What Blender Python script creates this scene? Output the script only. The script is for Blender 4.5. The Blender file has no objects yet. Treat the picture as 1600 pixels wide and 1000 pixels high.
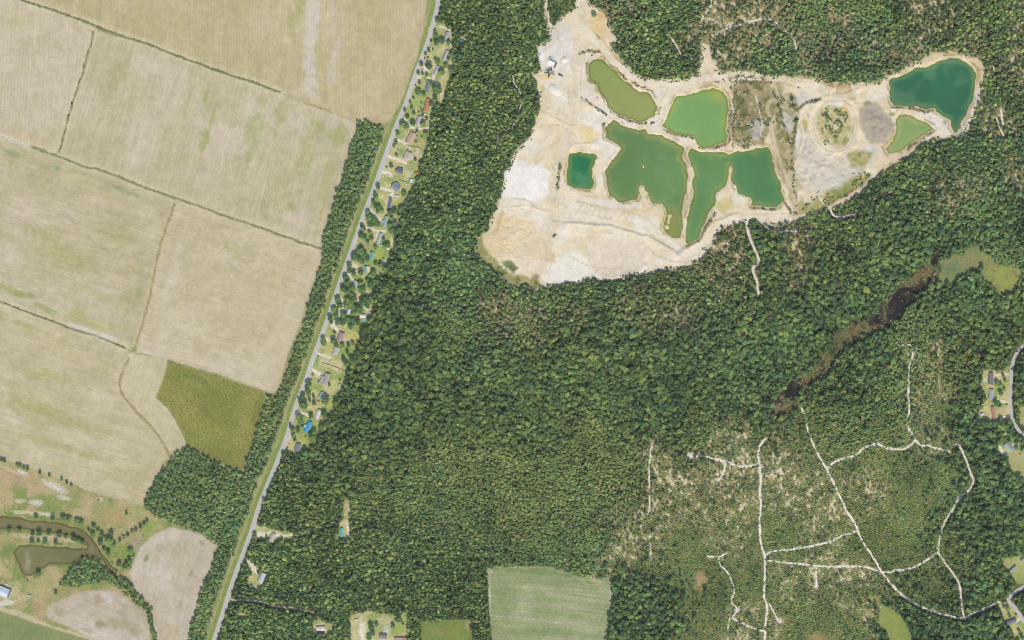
import bpy, bmesh, math, random
import numpy as np
from mathutils import Vector, Matrix

# ---------------------------------------------------------------- camera, sky, sun, exposure
SC = bpy.context.scene
COL = SC.collection
cam_data = bpy.data.cameras.new("camera")
cam = bpy.data.objects.new("camera", cam_data)
COL.objects.link(cam)
cam.location = (0, 0, 5000)
cam_data.sensor_width = 36
cam_data.lens = 36 * 5000 / 1600
cam_data.clip_start = 10
cam_data.clip_end = 20000
SC.camera = cam

SUN_EL = math.radians(53)
SHADOW = Vector((-0.22, 0.975)).normalized()       # where shadows point (x right, y up the photo)
world = bpy.data.worlds.new("World")
SC.world = world
world.use_nodes = True
wn = world.node_tree
sky = wn.nodes.new("ShaderNodeTexSky")
sky.sky_type = 'NISHITA'
sky.sun_disc = False
sky.sun_elevation = SUN_EL
sky.sun_rotation = math.atan2(-SHADOW.x, -SHADOW.y)
wn.links.new(sky.outputs[0], wn.nodes["Background"].inputs[0])
wn.nodes["Background"].inputs[1].default_value = 0.15
sun_data = bpy.data.lights.new("sun", 'SUN')
sun_data.energy = 2.7
sun_data.angle = math.radians(0.5)
sun_data.color = (1.0, 0.96, 0.88)
sun = bpy.data.objects.new("sun", sun_data)
COL.objects.link(sun)
d = Vector((SHADOW.x * math.cos(SUN_EL), SHADOW.y * math.cos(SUN_EL), -math.sin(SUN_EL)))
sun.rotation_euler = d.to_track_quat('-Z', 'Y').to_euler()
sun.location = -d * 3000
SC.view_settings.view_transform = 'Standard'
SC.view_settings.look = 'None'
SC.view_settings.gamma = 1
SC.view_settings.use_curve_mapping = False
SC.view_settings.exposure = 0.42
SC.cycles.filter_width = 1.0
SC.cycles.max_bounces = 4
SC.cycles.diffuse_bounces = 3
SC.cycles.glossy_bounces = 2
SC.cycles.transparent_max_bounces = 6

# ---------------------------------------------------------------- helpers: map raster (one metre a cell)
# map coordinates: x to the east, y to the south, in metres; world = (x - 800, 500 - y)
rng = np.random.default_rng(11)
random.seed(5)
EXPO = np.array([1.40, 1.46, 1.54])                                        # how bright a lit level sheet shows, to turn seen colours into albedo
X0, Y0, W, H = -80, -80, 1760, 1160
CX = np.arange(W) + X0 + 0.5
CY = np.arange(H) + Y0 + 0.5
GX, GY = np.meshgrid(CX.astype(np.float32), CY.astype(np.float32))

def lin(c):
    c = np.asarray(c, float) / 255
    return np.where(c <= 0.04045, c / 12.92, ((c + 0.055) / 1.055) ** 2.4)

def A(*c):
    return tuple(np.clip(lin(c) / EXPO, 0, 0.85))

def noise(scale, seed, octaves=3, gain=0.5, sx=1.0, sy=1.0):
    """smooth value noise over the raster, roughly -1..1"""
    r = np.random.default_rng(seed)
    out = np.zeros((H, W), np.float32)
    amp, tot = 1.0, 0.0
    for o in range(octaves):
        s = scale / 2 ** o
        nx, ny = int(W / (s * sx)) + 4, int(H / (s * sy)) + 4
        g = r.uniform(-1, 1, (ny, nx)).astype(np.float32)
        fx = (np.arange(W) / (s * sx)); fy = (np.arange(H) / (s * sy))
        ix, iy = fx.astype(int), fy.astype(int)
        tx, ty = fx - ix, fy - iy
        tx = (tx * tx * (3 - 2 * tx)).astype(np.float32); ty = (ty * ty * (3 - 2 * ty)).astype(np.float32)
        a = g[iy][:, ix] * (1 - tx) + g[iy][:, ix + 1] * tx
        b = g[iy + 1][:, ix] * (1 - tx) + g[iy + 1][:, ix + 1] * tx
        out += amp * (a * (1 - ty)[:, None] + b * ty[:, None])
        tot += amp; amp *= gain
    return out / tot * 1.6

WX = noise(14, 1, 3) * 1.6
WY = noise(14, 2, 3) * 1.6
WX2 = noise(9, 3, 2) * 2.6
WY2 = noise(9, 4, 2) * 2.6

def box(pts, pad):
    p = np.asarray(pts, float)
    c0 = int(max(0, p[:, 0].min() - pad - X0)); c1 = int(min(W, p[:, 0].max() + pad - X0 + 1))
    r0 = int(max(0, p[:, 1].min() - pad - Y0)); r1 = int(min(H, p[:, 1].max() + pad - Y0 + 1))
    return slice(r0, max(r0, r1)), slice(c0, max(c0, c1))

def poly_mask(pts, warp=1.0):
    m = np.zeros((H, W), bool)
    s = box(pts, 5)
    x = GX[s] + WX[s] * warp; y = GY[s] + WY[s] * warp
    ins = np.zeros(x.shape, bool)
    n = len(pts)
    for i in range(n):
        xa, ya = pts[i]; xb, yb = pts[(i + 1) % n]
        if ya == yb: continue
        c = ((ya > y) != (yb > y)) & (x < (xb - xa) * (y - ya) / (yb - ya) + xa)
        ins ^= c
    m[s] = ins
    return m

def line_dist(pts, pad, closed=False, warp=0.0):
    """distance to a polyline, exact within pad"""
    dmin = np.full((H, W), 1e3, np.float32)
    n = len(pts)
    for i in range(n if closed else n - 1):
        a, b = pts[i], pts[(i + 1) % n]
        s = box([a, b], pad)
        x = GX[s] + WX[s] * warp - a[0]; y = GY[s] + WY[s] * warp - a[1]
        ex, ey = b[0] - a[0], b[1] - a[1]
        L = ex * ex + ey * ey + 1e-9
        t = np.clip((x * ex + y * ey) / L, 0, 1)
        dd = np.hypot(x - t * ex, y - t * ey)
        dmin[s] = np.minimum(dmin[s], dd)
    return dmin

def sdist(pts, pad, warp=1.0):
    dd = line_dist(pts, pad, True, warp)
    return np.where(poly_mask(pts, warp), -dd, dd)

def sstep(a, b, x):
    t = np.clip((x - a) / (b - a), 0, 1)
    return t * t * (3 - 2 * t)

def smooth_line(pts, step=6):
    """Catmull-Rom through the points"""
    P = [Vector((p[0], p[1])) for p in pts]
    P = [P[0] * 2 - P[1]] + P + [P[-1] * 2 - P[-2]]
    out = []
    for i in range(1, len(P) - 2):
        k = max(1, int((P[i + 1] - P[i]).length / step))
        for j in range(k):
            t = j / k
            a, b, c, e = P[i - 1], P[i], P[i + 1], P[i + 2]
            q = 0.5 * (2 * b + (c - a) * t + (2 * a - 5 * b + 4 * c - e) * t * t + (3 * b - a - 3 * c + e) * t ** 3)
            out.append((q.x, q.y))
    out.append((P[-2].x, P[-2].y))
    return out

def wpos(x, y, z=0.0):
    return Vector((x - 800, 500 - y, z))

# ---------------------------------------------------------------- the lie of the land (map coordinates)
ROAD = [(692,-80),(685,0),(680,25),(667,70),(649,117),(634.7,160),(618,200),(600,250),(583.5,297),(567,340),(553,380),(537,425),(522,468),(508,510),(492,552),(477.5,595),(461,638),(449,680),(436,715),(427,737),(406,788),(394,827),(385,852),(367,900),(351,950),(335,1000),(312,1080)]
LANE1 = [(1625,515),(1597,542),(1586,557),(1581,575),(1580,600),(1579,630),(1582,655),(1590,670),(1602,682),(1640,700),(1680,705)]
LANE2 = [(1680,880),(1600,917),(1585,927),(1575,937),(1584,947),(1595,962),(1610,980),(1680,1030)]
D1 = [(-40,-30),(0,-14),(35,0),(75,13),(112,26),(160,44),(200,59),(240,72),(282,89),(330,106),(400,130),(437,144)]
D2 = [(146,50),(138,80),(130,110),(117,150),(107,181),(96,225),(90,239),(82,240)]
D3 = [(-80,182),(0,212),(45,228),(80,240),(137,262),(150,263),(185,275),(220,290),(265,306),(300,318),(350,337),(400,353),(425,362),(450,371),(475,380),(500,387)]
D4 = [(275,315),(262,350),(250,385),(240,430),(230,480),(215,530),(208,552),(196,570),(188,590),(188,605),(195,622),(215,645),(235,665),(250,685),(262,705),(266,715)]
D5 = [(-80,440),(0,471),(40,486),(75,499),(120,516),(155,526),(195,543)]
FIELDS = {
 'a': [(35,0),(112,27),(200,60),(282,90),(400,131),(437,145),(500,168),(560,191),(600,194),(612,185),(630,150),(640,120),(652,85),(661,50),(667,0),(672,-80),(-80,-80),(-80,-45)],
 'b': [(-80,-45),(35,2),(112,29),(146,45),(138,80),(130,110),(117,150),(107,181),(96,225),(88,239),(45,225),(0,210),(-80,180)],
 'c': [(148,46),(200,62),(282,92),(400,133),(437,147),(500,170),(560,192),(555,210),(547,235),(537,268),(525,308),(513,345),(503,372),(500,386),(475,379),(400,352),(300,317),(220,289),(150,262),(92,241),(97,225),(108,181),(118,150),(131,110),(139,80)],
 'd': [(-80,184),(0,214),(80,242),(150,265),(220,292),(272,312),(262,345),(250,383),(239,430),(229,480),(214,530),(207,548),(195,542),(120,515),(0,470),(-80,439)],
 'e': [(277,314),(300,320),(400,355),(475,382),(500,389),(502,402),(495,430),(482,462),(471,500),(460,525),(447,562),(438,600),(432,613),(420,613),(400,605),(350,587),(300,573),(262,560),(210,550),(231,480),(241,430),(252,385),(264,348)],
 'f': [(210,552),(262,561),(257,585),(243,621),(262,640),(278,665),(293,695),(268,708),(262,700),(250,682),(235,662),(215,642),(197,621),(190,604),(190,590),(198,570)],
 'g': [(264,563),(300,577),(345,590),(400,609),(412,616),(410,640),(400,670),(387,708),(378,733),(350,725),(320,708),(300,700),(294,695),(285,670),(268,643),(245,621),(258,588)],
 'h': [(-80,441),(0,472),(120,517),(195,544),(206,552),(195,569),(186,590),(186,606),(194,624),(214,648),(234,668),(249,688),(261,712),(250,740),(236,765),(222,790),(195,783),(132,765),(97,748),(45,730),(0,715),(-80,690)],
 'i': [(265,824),(290,828),(315,836),(338,852),(332,880),(320,910),(310,940),(300,970),(294,1000),(275,1080),(250,1080),(246,1000),(240,975),(236,947),(230,938),(215,928),(205,910),(202,895),(210,875),(220,855),(240,836)],
 'j': [(75,947),(100,935),(130,925),(160,922),(180,925),(200,936),(217,950),(230,957),(236,1000),(240,1080),(215,1030),(157,1002),(125,988),(100,977),(75,967),(70,957)],
 'k': [(-80,928),(0,955),(40,970),(100,987),(145,1002),(210,1034),(235,1080),(-80,1080)],
 'l': [(760,887),(800,885),(862,886),(900,900),(935,904),(954,902),(957,930),(952,962),(948,1000),(945,1080),(772,1080),(768,1000),(765,960),(763,930)],
 'm': [(657,971),(690,969),(735,967),(739,1000),(740,1080),(660,1080)],
 'n': [(1380,945),(1407,960),(1420,980),(1426,1000),(1430,1040),(1392,1040),(1390,1000),(1384,985),(1372,975),(1375,955)],
 'o': [(1572,708),(1600,700),(1680,690),(1680,765),(1600,752),(1585,742),(1575,725)],
 'p': [(1566,872),(1580,870),(1600,866),(1680,850),(1680,870),(1600,912),(1590,912),(1577,897),(1567,885)],
 'q': [(1590,636),(1610,630),(1680,630),(1680,690),(1610,680),(1597,668),(1590,655)],
}
PIT = [(851,-80),(850,0),(856,25),(861,47),(875,27),(897,12),(900,-10),(898,-80),(918,-80),(920,-10),(925,8),(935,10),(950,20),(954,42),(962,60),(962,69),(955,72),(975,97),(995,115),(1012,122),(1040,124),(1075,122),(1090,119),(1091,105),(1096,82),(1099,70),(1107,70),(1112,85),(1117,100),(1125,110),(1155,111),(1200,117),(1260,120),(1300,128),(1335,130),(1360,130),(1385,122),(1412,107),(1440,92),(1460,81),(1482,80),(1507,85),(1527,92),(1537,100),(1537,120),(1534,150),(1525,175),(1510,202),(1500,217),(1482,220),(1462,220),(1440,226),(1428,240),(1407,252),(1375,275),(1350,297),(1325,315),(1297,327),(1275,332),(1255,345),(1225,352),(1200,353),(1175,347),(1162,345),(1132,357),(1112,380),(1097,405),(1075,417),(1037,425),(1005,429),(975,435),(937,441),(927,436),(900,442),(867,447),(847,449),(838,458),(825,447),(800,447),(780,428),(757,411),(744,392),(747,375),(760,362),(767,345),(775,325),(775,312),(782,305),(786,285),(792,265),(800,245),(822,220),(835,192),(844,165),(841,145),(832,120),(846,105),(840,87),(839,72),(857,60),(852,25),(846,0),(846,-80)]
PONDS = {
 'olive': [(927,91),(920,100),(918,112),(921,122),(930,130),(936,145),(950,162),(960,175),(980,184),(1000,189),(1012,187),(1022,179),(1029,167),(1025,155),(1012,145),(990,136),(975,125),(960,107),(945,97),(937,92)],
 'bright': [(1055,152),(1050,162),(1037,187),(1036,197),(1050,207),(1067,212),(1082,215),(1090,225),(1100,230),(1115,226),(1132,222),(1136,212),(1135,190),(1136,172),(1135,155),(1127,142),(1115,137),(1095,142),(1075,147)],
 'big': [(956,187),(947,200),(947,215),(960,222),(970,232),(965,242),(955,250),(945,270),(950,295),(955,307),(972,315),(995,312),(998,304),(1010,302),(1017,316),(1037,322),(1043,334),(1038,350),(1040,362),(1050,370),(1062,370),(1065,350),(1067,325),(1071,300),(1074,275),(1070,255),(1066,248),(1069,235),(1068,228),(1055,220),(1032,212),(1015,211),(1007,202),(990,200),(970,195)],
 'right': [(1077,234),(1075,242),(1078,255),(1085,277),(1082,312),(1074,337),(1070,362),(1069,375),(1075,380),(1090,375),(1102,350),(1107,330),(1116,320),(1117,302),(1135,287),(1139,275),(1140,260),(1145,265),(1143,280),(1150,287),(1155,302),(1170,307),(1175,320),(1200,323),(1215,321),(1227,314),(1222,297),(1215,277),(1210,257),(1205,245),(1200,229),(1175,235),(1145,239),(1112,238),(1100,236)],
 'small': [(890,240),(907,236),(925,239),(932,245),(927,265),(926,287),(922,295),(900,295),(887,289),(885,275),(887,250)],
 'teal': [(1390,125),(1415,115),(1430,106),(1447,104),(1465,95),(1487,89),(1502,91),(1520,102),(1524,112),(1524,130),(1520,155),(1512,177),(1502,195),(1495,209),(1490,205),(1486,190),(1472,182),(1462,175),(1460,169),(1440,169),(1415,167),(1397,165),(1391,155),(1392,135)],
 'pale': [(1407,180),(1425,182),(1445,190),(1460,200),(1450,207),(1432,220),(1415,232),(1400,240),(1387,240),(1384,230),(1395,220),(1400,200),(1402,187)],
 'brown': [(-80,803),(0,807),(25,808),(55,814),(90,817),(110,822),(125,825),(140,836),(150,850),(160,865),(175,882),(184,892),(180,901),(172,892),(160,875),(150,870),(140,867),(125,872),(112,880),(95,881),(77,880),(65,890),(47,901),(35,897),(25,875),(20,860),(30,851),(62,852),(100,856),(135,857),(136,850),(125,841),(100,835),(62,830),(27,826),(0,826),(-80,826)],
}
SWAMP = [(1464,382),(1470,390),(1469,410),(1472,420),(1465,432),(1452,447),(1442,460),(1425,480),(1410,495),(1400,502),(1375,515),(1360,525),(1332,537),(1320,555),(1305,567),(1275,595),(1252,620),(1245,635),(1212,652),(1200,647),(1205,620),(1225,605),(1237,595),(1255,580),(1295,547),(1300,532),(1320,512),(1330,497),(1375,480),(1390,465),(1407,450),(1425,430),(1452,412),(1455,395)]
OPENWATER = [[(1405,452),(1440,440),(1450,448),(1425,478),(1405,497),(1385,500),(1382,485)],[(1376,478),(1370,490),(1355,505),(1362,512),(1380,505)],[(1236,594),(1250,608),(1255,620),(1240,628),(1222,612)],[(1460,385),(1469,395),(1466,412),(1455,412)]]
MARSH = [(1470,405),(1495,402),(1510,390),(1510,380),(1525,387),(1542,395),(1547,407),(1575,412),(1595,422),(1592,450),(1585,467),(1562,462),(1545,447),(1532,430),(1530,417),(1515,430),(1495,440),(1475,444),(1455,446),(1465,432),(1472,420)]
YARDS = [(690,36),(705,47),(707,75),(708,105),(706,122),(697,140),(692,162),(676,172),(672,207),(668,230),(661,247),(657,258),(652,275),(645,299),(634,319),(622,330),(626,345),(624,358),(616,364),(617,385),(604,410),(601,425),(593,437),(584,465),(583,492),(572,505),(566,514),(562,525),(556,552),(541,580),(533,612),(521,637),(506,664),(484,702),(470,709),(452,707),(440,708),(448,680),(461,638),(477,595),(492,552),(508,510),(522,468),(537,425),(553,380),(567,340),(583,297),(600,250),(618,200),(634,160),(649,117),(667,70),(678,34)]
CLEARINGS = [
 [(398,820),(415,822),(432,827),(460,832),(459,847),(442,846),(425,849),(407,842),(398,834)],
 [(537,782),(542,775),(550,787),(550,807),(545,815),(548,838),(542,843),(530,841),(528,815),(537,810)],
 [(384,874),(392,876),(402,885),(406,893),(413,884),(417,893),(414,917),(400,922),(389,915),(387,900),(393,893)],
 [(546,962),(575,955),(610,960),(636,955),(638,1000),(640,1040),(548,1040)],
 [(488,972),(497,965),(505,970),(520,975),(520,992),(487,990)],
 [(371,958),(388,958),(388,967),(371,966)],
 [(1534,575),(1560,579),(1578,571),(1581,640),(1579,655),(1560,656),(1550,662),(1528,656),(1528,640),(1538,625),(1532,600)],
 [(1558,698),(1570,690),(1590,690),(1600,702),(1575,716),(1566,712)],
 [(1560,943),(1575,938),(1590,952),(1600,968),(1680,1020),(1680,1080),(1600,1030),(1582,990),(1570,972)],
 [(716,57),(728,57),(731,66),(720,69)],
]
STRIP = [(557,192),(567,186),(580,191),(600,200),(597,217),(588,240),(580,265),(572,290),(562,317),(550,345),(540,375),(532,398),(527,420),(517,445),(507,475),(497,500),(487,532),(475,565),(462,597),(455,617),(445,635),(437,662),(430,685),(422,712),(412,737),(404,752),(396,775),(389,800),(381,820),(374,836),(366,862),(356,890),(346,915),(336,942),(328,970),(319,1000),(300,1080),(278,1080),(295,1000),(301,970),(311,940),(321,910),(333,880),(340,852),(316,834),(286,825),(262,815),(237,805),(227,795),(224,782),(232,765),(247,745),(264,722),(277,705),(294,699),(310,707),(330,719),(350,728),(370,736),(379,737),(387,720),(394,695),(402,670),(410,645),(415,620),(432,619),(442,606),(449,580),(458,550),(466,525),(474,505),(484,468),(497,432),(503,402),(504,385),(507,368),(516,338),(527,302),(539,264),(549,230)]
GROVE = [(118,882),(126,875),(140,870),(155,873),(165,886),(174,899),(190,906),(203,908),(207,918),(217,931),(234,944),(242,975),(248,1000),(252,1080),(244,1080),(239,1000),(234,972),(226,950),(210,941),(197,931),(185,918),(165,908),(150,913),(130,916),(108,916),(97,912),(108,895)]
TRACKS = [   # (width, points)
 (3.4, [(1252,637),(1260,655),(1262,670),(1270,692),(1282,717),(1292,732),(1300,750),(1310,770),(1322,797),(1337,820),(1347,845),(1362,867),(1379,895),(1397,917),(1415,935),(1437,947),(1462,957),(1485,963),(1507,967)]),
 (4.0, [(1292,732),(1307,720),(1335,712),(1352,699),(1372,694),(1385,700),(1410,701),(1425,694),(1430,687)]),
 (3.4, [(1485,706),(1465,701),(1450,696),(1440,697),(1430,687),(1424,677),(1417,662),(1420,645),(1420,620),(1420,582),(1425,560),(1427,545),(1422,539),(1412,540),(1415,550),(1420,554)]),
 (3.2, [(1490,697),(1499,697),(1510,720),(1517,740),(1521,752),(1515,765),(1500,777),(1491,792),(1477,815),(1470,835),(1466,857),(1466,864),(1477,880),(1495,905),(1501,922),(1502,945),(1506,965)]),
 (3.2, [(1466,864),(1447,876),(1425,887),(1400,892),(1379,894),(1355,887),(1325,885),(1287,885),(1250,881),(1225,879),(1196,875)]),
 (3.2, [(1339,830),(1317,837),(1295,847),(1262,854),(1225,860),(1205,862),(1196,870)]),
 (3.6, [(1198,684),(1187,697),(1185,717),(1189,750),(1187,770),(1189,787),(1187,820),(1189,850),(1195,870),(1195,900),(1194,932),(1199,950),(1196,975),(1196,1000),(1196,1080)]),
 (3.2, [(1075,712),(1087,713),(1105,714),(1132,721),(1160,729),(1185,725)]),
 (3.4, [(1135,722),(1130,740),(1121,752)]),
 (2.6, [(1105,869),(1122,871),(1125,882),(1137,895),(1147,922),(1142,940),(1152,952),(1145,965),(1157,972),(1175,981),(1195,987)]),
 (2.6, [(1122,871),(1136,864)]),
 (2.2, [(1140,965),(1136,985)]),
 (2.4, [(1202,943),(1208,955),(1215,967),(1222,975)]),
 (2.6, [(1275,886),(1275,900),(1276,915)]),
 (4.4, [(1167,340),(1169,362),(1177,385),(1186,410),(1176,420),(1182,440),(1185,460)]),
 (2.0, [(1185,460),(1180,485),(1169,512),(1165,545),(1161,575),(1165,605)]),
 (3.0, [(1196,354),(1212,363),(1228,361),(1246,361)]),
 (3.4, [(1297,327),(1305,339),(1320,338),(1337,336)]),
 (2.4, [(1366,312),(1380,306),(1398,296)]),
 (2.0, [(1470,290),(1475,307),(1490,320)]),
 (2.2, [(652,473),(662,479),(675,481),(712,477),(750,475),(770,471)]),
 (2.0, [(801,118),(805,133),(813,145),(815,160),(812,172),(807,187),(800,198),(790,205),(780,217),(772,237)]),
 (2.6, [(1112,-80),(1111,0),(1110,10),(1102,22),(1092,35)]),
 (2.8, [(1117,56),(1132,46),(1150,40),(1185,31),(1200,30),(1212,35),(1227,47),(1240,62),(1245,80)]),
 (2.6, [(1047,57),(1057,72),(1065,87)]),
 (2.0, [(1072,87),(1087,95)]),
 (3.0, [(1564,171),(1567,195)]),
 (2.2, [(1556,183),(1562,198),(1568,213)]),
 (2.2, [(1014,745),(1015,787),(1012,806)]),
 (2.2, [(1016,848),(1017,876)]),
 (3.0, [(352,936),(375,938),(410,941),(425,947),(440,948),(480,955),(492,958)]),
 (2.0, [(462,838),(480,834),(500,828),(515,819),(526,815)]),
 (3.6, [(853,-80),(853,0),(858,28),(864,50)]),
 (2.4, [(1020,690),(1015,720),(1014,745)]),
 (3.0, [(1507,967),(1520,958),(1540,950),(1562,940)]),
]
FARM_TRACK = [(-80,928),(0,952),(30,959),(70,977),(100,987),(125,994),(150,1002),(215,1034),(245,1075)]
DRIVES = [(2.6,[(687,42),(700,46),(704,52),(704,68),(707,76)]),(2.4,[(662,110),(668,120),(676,125),(683,131)]),(3,[(660,100),(668,112)]),(4,[(683,100),(679,112),(677,122)]),(2.6,[(632,186),(638,194),(642,200),(660,202),(672,199),(674,190)]),(2.4,[(618,219),(628,221),(637,226)]),(3.4,[(605,243),(618,248),(634,254)]),(3,[(594,270),(605,269),(612,274)]),(3.4,[(592,292),(603,296),(612,298),(612,308)]),(3,[(578,327),(587,337),(597,345)]),(3,[(569,354),(580,357),(590,361),(602,361)]),(2.6,[(592,361),(588,376)]),(3,[(548,411),(556,416),(562,418)]),(2.6,[(545,428),(551,437),(556,440)]),(4,[(531,466),(538,477),(533,486),(526,498),(519,510)]),(3,[(555,458),(560,472)]),(3.4,[(570,480),(577,486),(580,494)]),(3.6,[(519,509),(527,515),(533,520)]),(4.4,[(503,527),(512,530)]),(2.6,[(493,553),(503,555),(518,559)]),(4,[(487,577),(495,582),(503,588)]),(3,[(461,644),(472,645),(482,649)]),(2.6,[(451,687),(456,680)]),(4,[(613,343),(622,350)]),(3,[(400,836),(412,836),(422,832),(440,838),(458,835)]),(4,[(387,876),(395,884),(401,895)]),(3.4,[(543,815),(545,840)]),(5,[(565,975),(566,1000)]),(2.6,[(1579,585),(1566,585),(1556,587)]),(2.6,[(1578,629),(1566,627),(1557,622)]),(2.6,[(1580,650),(1566,652)]),(3,[(1600,692),(1588,692),(1582,698)]),(3.4,[(1560,696),(1566,704),(1573,714)]),(3,[(1596,966),(1588,970)]),(3,[(1600,868),(1592,872)]),(5,[(-40,950),(0,946),(18,943),(28,936)])]
# ---------------------------------------------------------------- what grows where
SEEDS = {
 'pine': [(720,60),(700,200),(780,120),(700,320),(720,420),(740,260),(970,60),(1020,80),(880,20),(1040,20),(1200,95),(1330,110),(1400,40),(1500,40),(1560,60),(1560,150),(1530,250),(1450,280),(860,470),(930,465),(1020,455),(1080,450),(460,770),(440,880),(520,900),(560,850),(620,920),(700,890),(730,940),(900,465),(1570,240),(1440,975),(560,200),(540,300),(330,900),(1320,345),(640,860),(420,960),(470,985)],
 'hard': [(640,560),(610,650),(700,620),(560,700),(620,480),(900,560),(1000,600),(1100,570),(1050,640),(840,620),(1150,600),(960,530),(770,580),(1230,470),(1300,420),(1400,370),(1350,470),(1250,540),(1340,590),(1210,540),(1390,330),(1580,350),(1590,540),(1500,490),(1560,500),(1540,560),(1530,650),(1550,760),(1530,830),(1560,800),(1000,950),(1530,940),(1460,990),(1480,400),(1540,700),(1440,440),(500,490),(470,560),(330,770),(270,770),(1190,400),(1560,900),(150,900),(1310,530)],
 'young': [(800,520),(720,510),(700,720),(900,720),(820,780),(650,800),(900,840),(980,760),(1080,670),(760,820),(840,870),(720,790),(1450,520),(1390,620),(1330,660),(1500,560),(1270,30),(1350,20),(1580,420),(1530,320),(400,700),(600,760)],
 'scrub': [(1080,770),(1140,830),(1250,780),(1130,700),(1020,840),(1260,915),(1340,930),(1460,610),(1450,650),(1290,800),(1220,750),(1160,790),(1300,760),(1040,810),(1360,770),(1180,980),(1470,560),(1040,730),(1000,800),(985,870),(1030,760),(1110,740)],
 'low': [(1420,800),(1400,860),(1450,920),(1300,965),(1250,965),(1410,740),(1480,750),(1510,870),(1340,680),(1150,920),(1170,900),(1060,900),(1100,960),(1380,700),(1300,690),(1060,860),(1370,830),(1200,830),(1470,640),(1020,900)],
 'sparse': [(1160,50),(1230,20),(1290,75),(1360,80),(1240,390),(1250,420),(1130,400),(1480,300),(900,482),(1000,472),(840,500),(785,512),(1060,472),(1190,60),(1320,40),(1480,20),(1520,70),(1575,110),(1565,200),(1585,60),(1100,20),(1590,265),(1375,75),(1550,180),(1430,60),(1150,80),(1520,290),(1260,60),(1440,20),(1100,430),(960,40)],
}
TYPES = list(SEEDS)
fields_d = []
for t in TYPES:
    dd = np.full((H, W), 1e9, np.float32)
    for (x, y) in SEEDS[t]:
        dd = np.minimum(dd, np.hypot(GX - x + WX * 9, GY - y + WY * 9))
    fields_d.append(dd)
fields_d = np.array(fields_d)
wts = np.exp(-(fields_d - fields_d.min(0)) / 17.0)
wts /= wts.sum(0)
TW = {t: wts[i] for i, t in enumerate(TYPES)}
del fields_d

N1, N2, N3, N4 = noise(60, 21, 4), noise(18, 22, 3), noise(7, 23, 2), noise(160, 24, 3)
N5 = noise(4, 25, 2)

road_line = smooth_line(ROAD)
d_road = line_dist(road_line, 40)
d_lane = np.minimum(line_dist(smooth_line(LANE1), 20), line_dist(smooth_line(LANE2), 20))
east = poly_mask(ROAD + [(1700, 1090), (1700, -90)], 0)
m_strip, m_grove = poly_mask(STRIP, 1.2), poly_mask(GROVE, 1.2)
m_field = {k: poly_mask(p, 0.5) for k, p in FIELDS.items()}
any_field = np.zeros((H, W), bool)
for m in m_field.values(): any_field |= m
m_pit = poly_mask(PIT, 1.6)
m_yards = poly_mask(YARDS, 1.2) | (east & (d_road < 20) & (GY > 36) & (GY < 705))
m_clear = np.zeros((H, W), bool)
for c in CLEARINGS: m_clear |= poly_mask(c, 1.2)
m_swamp, m_marsh = poly_mask(SWAMP, 5.0) & (N3 * .5 + N2 * .6 > -.62), poly_mask(MARSH, 4.0) & (N3 * .5 + N2 * .6 > -1.2)
m_open = np.zeros((H, W), bool)
for c in OPENWATER: m_open |= poly_mask(c, 2.0)
m_swamp &= ~m_marsh
m_open |= m_swamp & (N2 * .6 + N3 * .7 > .25)
d_open_track = np.full((H, W), 1e3, np.float32)
d_track = np.full((H, W), 1e3, np.float32)            # distance beyond a track's edge
track_lines = []
for ti, (w, p) in enumerate(TRACKS):
    sl = smooth_line(p, 4)
    track_lines.append((w, sl))
    q = line_dist(sl, 14, warp=0.8) - w / 2
    d_track = np.minimum(d_track, q)
    if ti not in (15, 19, 20, 21, 22, 24, 25, 31, 32): d_open_track = np.minimum(d_open_track, q)
d_drive = np.full((H, W), 1e3, np.float32)
for w, p in DRIVES:
    d_drive = np.minimum(d_drive, line_dist(smooth_line(p, 4), 10, warp=0.5) - w / 2)
S_POND = {k: sdist(p, 40, 1.7 if k != 'brown' else 1.0) for k, p in PONDS.items()}
d_pond = np.min(np.array([v for v in S_POND.values()]), axis=0)

# ---------------------------------------------------------------- albedo of the ground
ALB = np.zeros((H, W, 3), np.float32)
def paint(alpha, c):
    a = np.clip(alpha, 0, 1).astype(np.float32)[..., None]
    ALB[:] = ALB * (1 - a) + np.asarray(c, np.float32) * a
def soft(mask, n=2):
    m = mask.astype(np.float32)
    for _ in range(n):
        m = (m + np.roll(m, 1, 0) + np.roll(m, -1, 0)) / 3
        m = (m + np.roll(m, 1, 1) + np.roll(m, -1, 1)) / 3
    return m
def blob(cx, cy, rx, ry, ang, c, a=0.8, rough=0.5, within=None):
    if ry > rx and ang != 0: rx, ry = ry, rx               # ang is the way the long axis points
    s = box([(cx - max(rx, ry) * 1.8, cy - max(rx, ry) * 1.8), (cx + max(rx, ry) * 1.8, cy + max(rx, ry) * 1.8)], 4)
    ca, sa = math.cos(math.radians(ang)), math.sin(math.radians(ang))
    x, y = GX[s] - cx, cy - GY[s]
    u, v = (x * ca + y * sa) / rx, (-x * sa + y * ca) / ry
    r = np.hypot(u, v) + rough * (N2[s] * 0.5 + N3[s] * 0.35)
    al = (a * (1 - sstep(0.45, 1.15, r)))
    if within is not None: al = al * within[s]
    ALB[s] = ALB[s] * (1 - al[..., None]) + np.asarray(c, np.float32) * al[..., None]

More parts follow.
